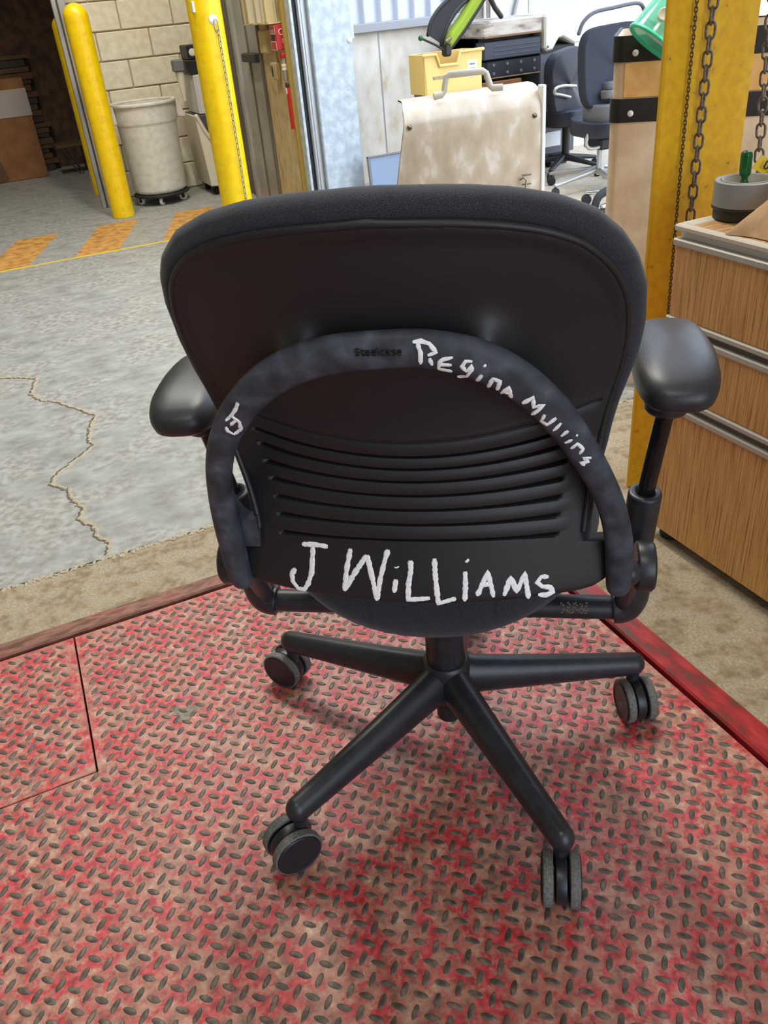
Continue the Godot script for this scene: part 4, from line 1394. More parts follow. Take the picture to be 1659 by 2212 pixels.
	for i in 7:
		var u := i / 6.0
		var row := PackedVector3Array()
		for j in 9:
			var v2 := j / 8.0
			var lo := b0.lerp(b1, v2) if v2 > 0.1 else a0.lerp(b0, v2 * 10.0).lerp(b1, v2)
			var hi := a0.lerp(tp, minf(1.0, v2 * 2.0)) if v2 <= 0.5 else tp.lerp(tp2, (v2 - 0.5) * 2.0)
			row.append(hi.lerp(lo, u))
		g2.append(row)
	km.grid(g2)
	put("paper", km, MT.kraft, kb)
	# --- yellow tag on the right chain
	var tg := thing("warning_tag", "curled yellow tag printed in black, hanging at the right chain", "tag", Vector3(1.457, 0.795, -1.352))
	var tmh := MB.new()
	var ro := []
	for s in [0.0, 0.0012]:
		var lo_r := PackedVector3Array()
		var hi_r := PackedVector3Array()
		for k in 15:
			var u := k / 14.0
			var p := Vector3(u * 0.085, -0.048 * u, 0.016 * sin(u * 2.6) + s)
			lo_r.append(p + Vector3(-0.009, -0.011, -0.004))
			hi_r.append(p + Vector3(0.008, 0.013, 0.003))
		ro.append([lo_r, hi_r])
	tmh.grid([ro[1][0], ro[1][1], ro[0][1], ro[0][0], ro[1][0]])
	put("strip", tmh, MT.tag_yellow, tg)
	var tx := TextMesh.new()
	tx.text = "USE"
	var sf := SystemFont.new()
	sf.font_names = PackedStringArray(["Droid Sans"])
	sf.font_weight = 700
	tx.font = sf
	tx.font_size = 32
	tx.pixel_size = 0.0007
	tx.depth = 0.0006
	var to := put("print", tx, MT.print_dark, tg, Vector3(0.0215, -0.0125, 0.0200))
	to.rotation = Vector3(0.0, -0.32, -0.52)

# ---------------------------------------------------------------- left rear: bollards, cans, store
func bollard(at: Vector3, r: float, h: float, label: String) -> Node3D:
	var t := thing("bollard", label, "bollard", at, 0.0, "yellow bollards")
	var pr := [Vector2(r - 0.003, 0.0), Vector2(r, 0.004), Vector2(r, h - r)]
	for k in range(1, 9):
		var a := PI / 2 * k / 8.0
		pr.append(Vector2(maxf(0.0005, cos(a) * r), h - r + sin(a) * r))
	put("sleeve", lat(pr, 48), MT.bollard_yellow, t)
	return t

func caster_small(parent: Node3D, at: Vector3, yaw: float, m: Material) -> void:
	var cs := Node3D.new()
	cs.name = "caster"
	var k := 0
	while parent.has_node(NodePath(cs.name)):
		k += 1
		cs.name = "caster_%03d" % k
	parent.add_child(cs, true)
	cs.position = at
	cs.rotation.y = yaw
	var w := put("wheel", lat([Vector2(0.012, -0.011), Vector2(0.024, -0.011), Vector2(0.028, -0.008), Vector2(0.028, 0.008), Vector2(0.024, 0.011), Vector2(0.012, 0.011), Vector2(0.012, -0.011)], 24), m, cs, Vector3(0, 0.028, 0))
	w.rotation.z = PI / 2
	put("fork", bx(Vector3(0, 0.045, 0.0), Vector3(0.034, 0.03, 0.022), 0.004), MT.rubber_black, cs)
	put("axle", tb([Vector3(-0.018, 0.028, 0), Vector3(0.018, 0.028, 0)], 0.008, 10), MT.rubber_black, cs)

func left_corner() -> void:
	bollard(Vector3(0.795, 0, -6.285), 0.077, 1.285, "free-standing yellow bollard left of the grey waste can")
	bollard(Vector3(0.824, 0, -7.36), 0.077, 1.24, "yellow bollard mostly hidden behind the pale door track")
	var mid := bollard(Vector3(1.253, 0, -4.868), 0.0875, 1.36, "nearest yellow bollard, with an eye plate and a thin chain")
	# eye plate on the bollard face
	var dirp := Vector3(-1.253, 0, 4.868).normalized().rotated(Vector3.UP, 0.42)
	var ep := put("eye_plate", lat([Vector2(0.0005, 0.006), Vector2(0.020, 0.005), Vector2(0.023, 0.0)], 24), MT.white_metal, mid, Vector3(0, 1.128, 0) + dirp * 0.0865)
	ep.rotation = Vector3(0, 0, 0)
	ep.basis = Basis(Vector3.UP.cross(dirp).normalized(), dirp, Vector3.UP.cross(dirp).normalized().cross(dirp))
	var ring := MB.new()
	var rp := PackedVector3Array()
	for k in 14:
		var a := TAU * k / 14.0
		rp.append(Vector3(cos(a) * 0.012, sin(a) * 0.030, 0))
	ring.tube(rp, 0.0022, null, 8, Vector3.ZERO, 0, true)
	var rg := put("snap_hook", ring, MT.bright_wire, mid, Vector3(0.008, 1.10, 0) + dirp * 0.094)
	rg.rotation = Vector3(0.15, 0.3, 0.12)
	put("cap_plate", bx(Vector3(-0.07, 1.19, 0.055), Vector3(0.012, 0.05, 0.03), 0.003), MT.white_metal, mid)
	var p0 := Vector3(1.253, 0, -4.868) + dirp * 0.099
	chain("chain", "thin steel chain hanging down the nearest yellow bollard", [Vector3(p0.x + 0.012, 1.072, p0.z), Vector3(p0.x + 0.014, 0.72, p0.z), Vector3(p0.x + 0.012, 0.12, p0.z)], 0.0285, 0.0021, 0.0165, MT.bright_wire)
	# --- waste can on its dolly
	var can := thing("waste_can", "round grey-white waste can with a rim and side grips", "waste can", Vector3(1.145, 0.075, -6.60))
	put("body", lat([Vector2(0.0005, 0.0), Vector2(0.170, 0.0), Vector2(0.186, 0.012), Vector2(0.190, 0.03), Vector2(0.209, 0.46), Vector2(0.213, 0.463), Vector2(0.216, 0.475), Vector2(0.219, 0.58), Vector2(0.214, 0.585), Vector2(0.204, 0.583), Vector2(0.200, 0.46), Vector2(0.180, 0.03), Vector2(0.0005, 0.03)], 56), MT.brute_grey, can)
	put("rim", lat([Vector2(0.214, 0.578), Vector2(0.228, 0.578), Vector2(0.231, 0.585), Vector2(0.231, 0.596), Vector2(0.226, 0.602), Vector2(0.212, 0.601), Vector2(0.207, 0.59), Vector2(0.214, 0.578)], 56), MT.brute_grey, can)
	for s in [-1.0, 1.0]:
		var gm := MB.new()
		gm.prism(PackedVector2Array([Vector2(0.212, 0.475), Vector2(0.272, 0.47), Vector2(0.272, 0.49), Vector2(0.232, 0.588), Vector2(0.215, 0.588)]), -0.06, 0.06, 0.006)
		var gp := put("grip", gm, MT.brute_grey, can)
		gp.rotation.y = 0.0 if s > 0 else PI
	var dol := thing("dolly", "black round dolly under the grey-white waste can", "dolly", Vector3(1.145, 0, -6.60))
	put("disc", lat([Vector2(0.0005, 0.055), Vector2(0.195, 0.055), Vector2(0.203, 0.06), Vector2(0.203, 0.07), Vector2(0.195, 0.0745), Vector2(0.0005, 0.0745)], 48), MT.rubber_black, dol)
	for k in 5:
		var a := TAU * k / 5.0 + 0.55
		caster_small(dol, Vector3(cos(a) * 0.16, 0, sin(a) * 0.16), a + 0.7, MT.brute_grey)
	# --- cream ingredient bin, its dark lid, the crate and boxes on it
	var bin := thing("ingredient_bin", "cream wheeled bin with a slanted front lip beside the waste can", "bin", Vector3(1.585, 0, -6.62))
	var bm := MB.new()
	bm.prism(PackedVector2Array([Vector2(-0.125, 0.545), Vector2(-0.095, 0.07), Vector2(0.10, 0.05), Vector2(0.15, 0.05), Vector2(0.15, 0.36), Vector2(-0.03, 0.37), Vector2(-0.105, 0.545)]), -0.24, 0.18, 0.008)
	put("body", bm, MT.bin_cream, bin)
	put("lip", tb([Vector3(-0.115, 0.548, 0.182), Vector3(-0.075, 0.45, 0.182), Vector3(-0.045, 0.395, 0.182), Vector3(-0.015, 0.378, 0.182), Vector3(0.15, 0.37, 0.182)], 0.014, 12), MT.bin_cream, bin)
	var lid := MB.new()
	lid.prism(PackedVector2Array([Vector2(-0.104, 0.548), Vector2(-0.03, 0.374), Vector2(0.15, 0.364), Vector2(0.15, 0.55)]), -0.23, 0.165, 0.004)
	put("lid", lid, MT.lid_dark, bin)
	for k in [Vector3(-0.05, 0, 0.10), Vector3(0.10, 0, 0.12), Vector3(-0.05, 0, -0.15), Vector3(0.10, 0, -0.15)]:
		caster_small(bin, k, 0.4, MT.rubber_black)
	var cr := thing("plastic_crate", "pale perforated plastic crate standing on the cream bin", "crate", Vector3(1.60, 0.552, -6.64))
	put("front", bx(Vector3(0.03, 0.125, 0.16), Vector3(0.22, 0.25, 0.014), 0.004), MT.crate_white, cr)
	put("side", bx(Vector3(-0.085, 0.125, 0.0), Vector3(0.014, 0.25, 0.32), 0.004), MT.crate_white, cr)
	put("side", bx(Vector3(0.135, 0.125, 0.0), Vector3(0.014, 0.25, 0.32), 0.004), MT.crate_white, cr)
	put("back", bx(Vector3(0.03, 0.125, -0.16), Vector3(0.22, 0.25, 0.014), 0.004), MT.crate_white, cr)
	put("floor", bx(Vector3(0.03, 0.008, 0.0), Vector3(0.21, 0.012, 0.31), 0.002), MT.crate_white, cr)
	for i in 5:
		for j in 4:
			if i * 0.4 + j > 4.6: continue
			put("hole", lat([Vector2(0.0005, 0.001), Vector2(0.0105, 0.001), Vector2(0.012, 0.0)], 6), MT.crate_hole, cr, Vector3(-0.045 + j * 0.027 + (i % 2) * 0.0135, 0.05 + i * 0.0245, 0.1668)).rotation.x = PI / 2
	put("handle_slot", bx(Vector3(0.08, 0.195, 0.167), Vector3(0.03, 0.05, 0.003)), MT.box_black, cr)
	var bb := thing("black_box", "black plastic box with two round windows on top of the crate", "box", Vector3(1.60, 0.804, -6.64))
	put("body", bx(Vector3(0.0, 0.045, 0.02), Vector3(0.21, 0.09, 0.28), 0.006), MT.box_black, bb)
	put("upper", bx(Vector3(-0.005, 0.135, 0.02), Vector3(0.18, 0.09, 0.22), 0.006), MT.box_black, bb)
	for k in 2:
		put("window", lat([Vector2(0.0005, 0.003), Vector2(0.021, 0.003), Vector2(0.024, 0.0)], 24), MT.bin_cream, bb, Vector3(-0.06 + k * 0.05, 0.135, 0.1305)).rotation.x = PI / 2
	var ls := thing("grey_lampshade", "small grey shade hanging from the black box beside the crate", "shade", Vector3(1.447, 0.62, -6.60))
	put("cap", bx(Vector3(-0.005, 0.245, 0), Vector3(0.075, 0.075, 0.09), 0.008), MT.lamp_shade_grey, ls)
	put("bag", lat([Vector2(0.001, 0.02), Vector2(0.012, 0.02), Vector2(0.024, 0.12), Vector2(0.034, 0.205), Vector2(0.03, 0.212), Vector2(0.001, 0.212)], 20), MT.bin_cream, ls)
	# --- the store: big wrapped carton, flattened cartons, folding chair
	var bxn := thing("carton", "large cardboard carton with stretch wrap in the dark store", "carton", Vector3(0.13, 0, -8.95))
	put("board", bx(Vector3(0, 0.412, 0), Vector3(0.80, 0.824, 0.32), 0.006), MT.cardboard, bxn)
	put("flap", bx(Vector3(-0.12, 0.25, 0.162), Vector3(0.36, 0.48, 0.006), 0.002), MT.cardboard_dark, bxn).rotation.z = 0.22
	put("stretch_wrap", bx(Vector3(0, 0.63, 0.002), Vector3(0.812, 0.22, 0.336), 0.004), MT.stretch_wrap, bxn)
	var rng := RandomNumberGenerator.new()
	rng.seed = 4
	var y := 0.0
	for k in 20:
		var h := rng.randf_range(0.035, 0.06)
		var w := rng.randf_range(0.50, 0.64) + (0.06 if k < 14 else -0.02)
		var fb := thing("flat_carton", "flattened carton, %s the dark pile in the store" % ["topmost of", "second from the top of", "third from the top of", "fourth from the top of", "fifth from the top of", "sixth from the top of", "seventh from the top of", "eighth from the top of", "ninth from the top of", "tenth from the top of", "tenth from the bottom of", "ninth from the bottom of", "eighth from the bottom of", "seventh from the bottom of", "sixth from the bottom of", "fifth from the bottom of", "fourth from the bottom of", "third from the bottom of", "second from the bottom of", "lowest of"][19 - k], "carton", Vector3(0.71 - w * 0.5 - rng.randf_range(0.0, 0.10), y, -9.215), rng.randf_range(-0.02, 0.02), "flattened cartons in the store")
		put("board", bx(Vector3(0, h * 0.5, 0), Vector3(w, h - 0.004, 0.13), 0.004), MT.cardboard_dark if k % 3 else MT.cardboard_grey, fb)
		y += h
	var fc := thing("folding_stool", "dark folding stool with crossed legs in the store doorway", "stool", Vector3(0.78, 0, -8.72))
	put("seat", span(Vector3(-0.14, 0.235, -0.12), Vector3(0.12, 0.262, 0.12), 0.004), MT.cardboard_dark, fc)
	for s in [-0.11, 0.11]:
		put("leg", tb([Vector3(-0.15, 0.24, s), Vector3(0.02, 0.01, s)], 0.006, 8), MT.dark_latch, fc)
		put("leg", tb([Vector3(-0.06, 0.24, s), Vector3(0.05, 0.01, s)], 0.006, 8), MT.dark_latch, fc)
		put("post", tb([Vector3(0.10, 0.01, s), Vector3(0.10, 0.52, s)], 0.006, 8), MT.dark_latch, fc)
	# --- red alarm box and what hangs beside it on the pilaster
	var al := thing("alarm_box", "red fire alarm pull box on the beige pilaster", "alarm", Vector3(1.69, 0.952, -5.06))
	put("case", bx(Vector3(0, 0.06, 0), Vector3(0.052, 0.122, 0.105), 0.003), MT.alarm_red, al)
	for k in [[0.097, 0.042], [0.020, 0.044]]:
		put("label_frame", bx(Vector3(-0.0268, k[0], 0), Vector3(0.0012, k[1], 0.092)), MT.alarm_white, al)
		put("label_field", bx(Vector3(-0.0274, k[0], 0), Vector3(0.0012, k[1] - 0.007, 0.080)), MT.alarm_red, al)
	var at_ := TextMesh.new()
	at_.text = "FIRE"
	var sf := SystemFont.new()
	sf.font_names = PackedStringArray(["Droid Sans"])
	at_.font = sf
	at_.font_size = 32
	at_.pixel_size = 0.0009
	at_.depth = 0.001
	put("lettering", at_, MT.alarm_white, al, Vector3(-0.0284, 0.088, 0.0)).rotation.y = -PI / 2
	put("lever", bx(Vector3(-0.027, 0.058, 0), Vector3(0.003, 0.026, 0.05), 0.001), MT.dark_latch, al)
	var kr := MB.new()
	var kp := PackedVector3Array()
	for k in 16:
		kp.append(Vector3(cos(TAU * k / 16.0) * 0.014, sin(TAU * k / 16.0) * 0.014, 0))
	kr.tube(kp, 0.002, null, 8, Vector3.ZERO, 0, true)
	put("lock_ring", kr, MT.alarm_white, al, Vector3(0.006, 0.085, 0.054))
	put("tamper_tab", bx(Vector3(0.012, 0.042, 0.053), Vector3(0.006, 0.022, 0.003), 0.001), MT.alarm_white, al)
	var pb := thing("junction_box", "small beige electrical box left of the red alarm box", "box", Vector3(1.695, 0.93, -5.30))
	put("case", bx(Vector3(0, 0.06, 0), Vector3(0.04, 0.12, 0.13), 0.004), MT.beige_paint, pb)
	put("cover", bx(Vector3(-0.0215, 0.06, 0.0), Vector3(0.003, 0.108, 0.118), 0.001), MT.paper_edge, pb)
	put("conduit", tb([Vector3(0.005, 0.118, 0.03), Vector3(0.005, 0.14, 0.03)], 0.009, 10), MT.beige_paint, pb)
	var cd := thing("card_reader", "small beige reader with a dark slot below the alarm box", "reader", Vector3(1.700, 0.795, -5.20))
	put("case", bx(Vector3(0, 0.045, 0), Vector3(0.03, 0.09, 0.09), 0.006), MT.beige_paint, cd)
	put("slot", bx(Vector3(-0.0155, 0.045, -0.02), Vector3(0.002, 0.055, 0.022)), MT.box_black, cd)
	put("conduit", tb([Vector3(0.003, 0.09, 0.02), Vector3(0.003, 0.155, 0.02)], 0.007, 10), MT.beige_paint, cd)
	var pp := thing("grey_pipe", "grey pipe with a red cap and cream bands on the pilaster", "pipe", Vector3(1.694, 0.795, -5.02))
	put("tube", lat([Vector2(0.0005, 0), Vector2(0.0150, 0), Vector2(0.0150, 0.115), Vector2(0.0005, 0.115)], 18), MT.pipe_grey, pp)
	put("red_cap", lat([Vector2(0.0005, 0.115), Vector2(0.0185, 0.115), Vector2(0.0185, 0.142), Vector2(0.0005, 0.140)], 18), MT.alarm_red, pp)
	for yy in [0.055, 0.073]:
		put("band", lat([Vector2(0.0150, yy), Vector2(0.0163, yy), Vector2(0.0163, yy + 0.014), Vector2(0.0150, yy + 0.014)], 18), MT.paper_cream, pp)
	put("yellow_strip", bx(Vector3(0.012, 0.06, 0.006), Vector3(0.008, 0.12, 0.006), 0.001), MT.stripe_yellow, pp)
	var rt := thing("red_tube", "long red tube with a black collar on the beige pilaster", "tube", Vector3(1.700, 0.545, -5.01))
	put("tube", lat([Vector2(0.0005, 0), Vector2(0.0165, 0), Vector2(0.0165, 0.225), Vector2(0.0005, 0.225)], 18), MT.alarm_red, rt)
	put("collar", lat([Vector2(0.0165, 0.222), Vector2(0.0185, 0.222), Vector2(0.0185, 0.240), Vector2(0.0005, 0.236)], 18), MT.seal_black, rt)
	put("white_clip", bx(Vector3(-0.017, 0.20, 0.006), Vector3(0.006, 0.03, 0.006), 0.001), MT.alarm_white, rt)
	var rk := thing("paper_rack", "rack of upright cream paper sheets above the alarm box", "papers", Vector3(1.70, 1.085, -5.25))
	put("shelf", bx(Vector3(-0.02, -0.004, 0.0), Vector3(0.10, 0.008, 0.46), 0.002), MT.beige_paint, rk)
	for k in 7:
		put("sheet", bx(Vector3(-0.045 + (k % 2) * 0.02, 0.17, -0.205 + k * 0.068), Vector3(0.05 + 0.014 * (k % 3), 0.34, 0.026 + 0.008 * (k % 2)), 0.002), MT.paper_cream if k % 3 else MT.paper_edge, rk)

# ---------------------------------------------------------------- the yard
func star_base(parent: Node3D, m: Material, r: float, y0: float, y1: float, turn: float, feet := true) -> void:
	for k in 5:
		var a := turn + TAU * k / 5.0
		var d := Vector3(sin(a), 0, cos(a))
		var leg := MB.new()
		var path := PackedVector3Array([d * 0.015 + Vector3(0, y0, 0), d * r * 0.5 + Vector3(0, lerpf(y0, y1, 0.45), 0), d * r + Vector3(0, y1, 0)])
		leg.tube(path, PackedFloat32Array([0.026, 0.021, 0.016]), PackedFloat32Array([0.022, 0.017, 0.012]), 14, d.cross(Vector3.UP), 2)
		put("leg", leg, m, parent)
		if feet:
			var w := put("caster", lat([Vector2(0.0005, -0.02), Vector2(0.024, -0.02), Vector2(0.028, -0.016), Vector2(0.028, 0.016), Vector2(0.024, 0.02), Vector2(0.0005, 0.02)], 24), MT.mesh_black, parent, d * r + Vector3(0, 0.028, 0))
			w.rotation = Vector3(0, a + 0.6, PI / 2)
			put("stem", tb([d * r + Vector3(0, 0.04, 0), d * r + Vector3(0, y1, 0)], 0.008, 8), MT.mesh_black, parent)

func slab(w: float, h: float, t: float, curve: float, round_: float) -> MB:
	var m := MB.new()
	var rows := []
	for lev in [[0.05, -1.0], [0.80, -1.0], [0.95, -0.75], [1.0, 0.0], [0.95, 0.75], [0.80, 1.0], [0.05, 1.0]]:
		var row := PackedVector3Array()
		for k in 40:
			var a := TAU * k / 40.0
			var x := signf(cos(a)) * pow(absf(cos(a)), round_) * w * 0.5
			var y := signf(sin(a)) * pow(absf(sin(a)), round_) * h * 0.5
			var ins: float = 1.0 - (1.0 - lev[0]) * (0.18 if lev[0] > 0.1 else 1.0)
			row.append(Vector3(x * ins, y * ins, lev[1] * t * 0.5 + curve * pow(y / (h * 0.5), 2.0)))
		rows.append(row)
	m.grid(rows, true)
	return m

func yard() -> void:
	# --- sheet-metal hood standing at the opening
	var ch := thing("metal_hood", "big scratched tan sheet-metal hood with a strap handle", "hood", Vector3(1.745, 0, -3.0))
	var prof := [Vector2(0.0, 0.0), Vector2(0.0, 0.40), Vector2(0.0, 0.55), Vector2(0.0, 0.64), Vector2(0.0, 0.70)]
	for k in range(1, 9):
		var a := PI / 2 * k / 8.0
		prof.append(Vector2(-0.10 + 0.10 * cos(a), 0.72 + 0.098 * sin(a)))
	prof.append(Vector2(-0.118, 0.8195))
	var m := MB.new()
	var rows := []
	for off in [0.0, -0.006]:
		for p in prof:
			var row := PackedVector3Array()
			for u in [0.0, 0.5, 1.0]:
				var x0 := interp(p.y, [0.0, 0.4, 0.546, 0.735, 0.794, 0.815, 0.83], [-0.435, -0.368, -0.345, -0.303, -0.287, -0.270, -0.252])
				row.append(Vector3(lerpf(x0, 0.312, u), p.y + (off if p.y > 0.72 else 0.0), p.x + (off if p.y < 0.79 else 0.0)))
			rows.append(row)
		if off == 0.0: prof.reverse()
	rows.append(rows[0])
	m.grid(rows)
	put("sheet", m, MT.sheet_metal, ch)
	put("edge_flange", span(Vector3(0.300, 0, -0.03), Vector3(0.318, 0.812, 0.006), 0.003), MT.white_metal, ch)
	var hd := MB.new()
	hd.tube(PackedVector3Array([Vector3(-0.155, 0.822, -0.035), Vector3(-0.118, 0.824, -0.04), Vector3(-0.108, 0.835, -0.04), Vector3(-0.098, 0.876, -0.04), Vector3(-0.085, 0.887, -0.04), Vector3(0.06, 0.884, -0.04), Vector3(0.075, 0.874, -0.04), Vector3(0.092, 0.832, -0.04), Vector3(0.102, 0.822, -0.04), Vector3(0.145, 0.820, -0.035)]), 0.003, 0.013, 10, Vector3.ZERO, 0)
	put("handle", hd, MT.handle_metal, ch)
	for p in [Vector3(-0.280, 0.735, 0.0), Vector3(0.268, 0.708, 0.0)]:
		put("bolt", lat([Vector2(0.0005, 0.014), Vector2(0.004, 0.014), Vector2(0.004, 0.006), Vector2(0.009, 0.005), Vector2(0.010, 0.0)], 12), MT.bolt_metal, ch, p).rotation.x = PI / 2
	put("clip", tb([Vector3(0.205, 0.48, 0.0), Vector3(0.205, 0.49, 0.02), Vector3(0.215, 0.48, 0.026), Vector3(0.205, 0.40, 0.026), Vector3(0.205, 0.38, 0.0)], 0.004, 8), MT.handle_metal, ch)
	for y in [0.495, 0.46]:
		put("bolt", tb([Vector3(0.215, y, 0.004), Vector3(0.245, y, 0.012)], 0.003, 8), MT.bolt_metal, ch)
	# --- grey-blue framed panel leaning on the yard wall
	var pn := thing("framed_panel", "grey-blue framed panel leaning beside the galvanised post", "panel", Vector3(2.30, 0.0, -4.74))
	put("sheet", bx(Vector3(0, 0.185, 0), Vector3(0.50, 0.36, 0.012), 0.001), MT.screen_blue, pn)
	put("frame", bx(Vector3(-0.25, 0.185, 0.003), Vector3(0.016, 0.372, 0.022), 0.003), MT.screen_frame, pn)
	put("frame", bx(Vector3(0.25, 0.185, 0.003), Vector3(0.016, 0.372, 0.022), 0.003), MT.screen_frame, pn)
	put("frame", bx(Vector3(0, 0.366, 0.003), Vector3(0.516, 0.012, 0.022), 0.003), MT.screen_frame, pn)
	put("frame", bx(Vector3(0, 0.006, 0.003), Vector3(0.516, 0.012, 0.022), 0.003), MT.screen_frame, pn)
	pn.rotation.x = -0.10
	# --- low table, yellow tote on it
	var tb_ := thing("low_table", "low wooden table hidden behind the hood, carrying the yellow tote", "table", Vector3(2.60, 0, -4.72))
	put("top", bx(Vector3(0, 0.645, 0), Vector3(0.36, 0.03, 0.30), 0.004), MT.wood_warm, tb_)
	for p in [Vector3(-0.15, 0, 0.12), Vector3(0.15, 0, 0.12), Vector3(-0.15, 0, -0.12), Vector3(0.15, 0, -0.12)]:
		put("leg", span(p + Vector3(-0.02, 0, -0.02), p + Vector3(0.02, 0.63, 0.02), 0.003), MT.wood_warm, tb_)
	var yb := thing("storage_tote", "translucent yellow plastic tote with a notched grip and white label", "tote", Vector3(2.545, 0.661, -4.70))
	var fm := MB.new()
	fm.prism(PackedVector2Array([Vector2(-0.175, 0.0), Vector2(0.175, 0.0), Vector2(0.185, 0.2), Vector2(0.035, 0.2), Vector2(0.018, 0.142), Vector2(-0.085, 0.142), Vector2(-0.105, 0.2), Vector2(-0.185, 0.2)]), 0.09, 0.10, 0.002)
	put("front", fm, MT.bin_yellow, yb)
	put("back", bx(Vector3(0, 0.10, -0.095), Vector3(0.36, 0.20, 0.01), 0.002), MT.bin_yellow, yb)
	put("side", bx(Vector3(-0.178, 0.10, 0), Vector3(0.01, 0.20, 0.19), 0.002), MT.bin_yellow, yb)
	put("side", bx(Vector3(0.178, 0.10, 0), Vector3(0.01, 0.20, 0.19), 0.002), MT.bin_yellow, yb)
	put("floor", bx(Vector3(0, 0.005, 0), Vector3(0.35, 0.01, 0.19), 0.002), MT.bin_yellow, yb)
	put("rim", tb([Vector3(-0.19, 0.198, 0.103), Vector3(-0.112, 0.198, 0.106), Vector3(-0.092, 0.140, 0.106), Vector3(0.024, 0.140, 0.106), Vector3(0.042, 0.198, 0.106), Vector3(0.19, 0.198, 0.103)], 0.009, 8), MT.bin_yellow, yb)
	var lb := put("label", bx(Vector3(0.118, 0.108, 0.1008), Vector3(0.062, 0.082, 0.0015)), MT.label_white, yb)
	for k in 5:
		put("print", bx(Vector3(0.103 + k * 0.0075, 0.095, 0.1018), Vector3(0.0032, 0.034, 0.0012)), MT.screen_frame, lb)
	put("print", bx(Vector3(0.118, 0.13, 0.1018), Vector3(0.034, 0.008, 0.0012)), MT.screen_frame, lb)
	var tx := TextMesh.new()
	tx.text = "NOISSIMSNART CMM"
	var sf := SystemFont.new()
	sf.font_names = PackedStringArray(["Droid Sans"])
	sf.font_weight = 700
	tx.font = sf
	tx.font_size = 24
	tx.pixel_size = 0.00095
	tx.depth = 0.001
	put("lettering", tx, MT.screen_frame, yb, Vector3(-0.022, 0.082, 0.1008)).rotation.y = 0.0
	# --- lime and black chair lying on the tote
	var gc := thing("lime_chair", "upturned mesh office chair with a lime green seat on the tote", "chair", Vector3(2.545, 0.861, -4.66))
	var off := Vector3(2.545, 0.861, 0)
	var mk := func(x: float, y: float, z := 0.0) -> Vector3: return Vector3((x - 2.545) * 1.015, (y - 0.861) * 1.0 + 0.0, z)
	var mesh_ := MB.new()
	var ol := [Vector2(2.425, 0.955), Vector2(2.445, 1.01), Vector2(2.485, 1.06), Vector2(2.55, 1.105), Vector2(2.64, 1.15), Vector2(2.76, 1.20), Vector2(2.80, 1.17), Vector2(2.70, 1.115), Vector2(2.62, 1.065), Vector2(2.56, 1.005), Vector2(2.525, 0.95), Vector2(2.505, 0.905)]
	var po := PackedVector2Array()
	for p in ol:
		var q: Vector3 = mk.call(p.x, p.y)
		po.append(Vector2(q.x, q.y))
	mesh_.prism(po, -0.004, 0.004, 0.0)
	put("back_mesh", mesh_, MT.mesh_black, gc)
	put("back_rail", tb(Array(spline([mk.call(2.425, 0.955), mk.call(2.445, 1.01), mk.call(2.485, 1.06), mk.call(2.55, 1.105), mk.call(2.64, 1.15), mk.call(2.76, 1.20)], 4)), 0.010, 10), MT.box_black, gc)
	put("back_rail", tb(Array(spline([mk.call(2.80, 1.17), mk.call(2.70, 1.115), mk.call(2.62, 1.065), mk.call(2.56, 1.005), mk.call(2.525, 0.95), mk.call(2.505, 0.90)], 4)), 0.011, 10), MT.box_black, gc)
	var sc := MB.new()
	var so := PackedVector2Array()
	for p in [Vector2(2.515, 0.905), Vector2(2.545, 0.885), Vector2(2.63, 0.965), Vector2(2.72, 1.06), Vector2(2.80, 1.15), Vector2(2.77, 1.19), Vector2(2.72, 1.13), Vector2(2.62, 1.02), Vector2(2.55, 0.955)]:
		var q: Vector3 = mk.call(p.x, p.y)
		so.append(Vector2(q.x, q.y))
	sc.prism(so, -0.03, 0.05, 0.012)
	put("seat_cushion", sc, MT.lime_fabric, gc)
	put("seat_pan", tb([mk.call(2.55, 0.876, 0.01), mk.call(2.64, 0.955, 0.01), mk.call(2.73, 1.05, 0.01), mk.call(2.815, 1.145, 0.01)], 0.014, 10), MT.box_black, gc)
	put("pivot", bx(mk.call(2.525, 0.875, 0.02), Vector3(0.045, 0.07, 0.05), 0.01), MT.box_black, gc)
	put("lever", tb([mk.call(2.37, 0.942, 0.03), mk.call(2.45, 0.905, 0.03), mk.call(2.515, 0.868, 0.03)], 0.006, 10), MT.mesh_black, gc)
	put("lever_knob", lat([Vector2(0.0005, -0.015), Vector2(0.011, -0.010), Vector2(0.015, 0.0), Vector2(0.011, 0.010), Vector2(0.0005, 0.015)], 16), MT.green_handle, gc, mk.call(2.365, 0.944, 0.03))
	put("arm_bracket", tb([mk.call(2.80, 1.10, 0.03), mk.call(2.83, 1.05, 0.03), mk.call(2.87, 1.005, 0.03)], 0.014, 10), MT.box_black, gc)
	put("hinge", tb([mk.call(2.51, 0.915, 0.05), mk.call(2.535, 0.93, 0.05)], 0.011, 10), MT.bolt_metal, gc)
	# --- copier with its trays open
	var cp := thing("copier", "old copier with a stained cover, dark trays and a white scanner lid", "copier", Vector3(3.381, 0, -5.3), 0.0)
	cp.scale = Vector3(1.06, 0.978, 1.06)
	put("cover", bx(Vector3(0.0, 0.938, -0.25), Vector3(0.44, 0.10, 0.5), 0.012), MT.copier_beige, cp)
	put("cover_lip", bx(Vector3(0.0, 0.893, -0.02), Vector3(0.42, 0.014, 0.06), 0.003), MT.wood_warm, cp)
	put("recess", bx(Vector3(0.0, 0.76, -0.30), Vector3(0.43, 0.26, 0.4), 0.004), MT.copier_black, cp)
	var tray := put("tray", bx(Vector3(0.0, 0.812, -0.06), Vector3(0.415, 0.105, 0.12), 0.006), MT.copier_dark, cp)
	for k in 3:
		put("rib", bx(Vector3(0.03, 0.785 + k * 0.025, 0.001), Vector3(0.33, 0.004, 0.006), 0.001), MT.cabinet_grey, tray)
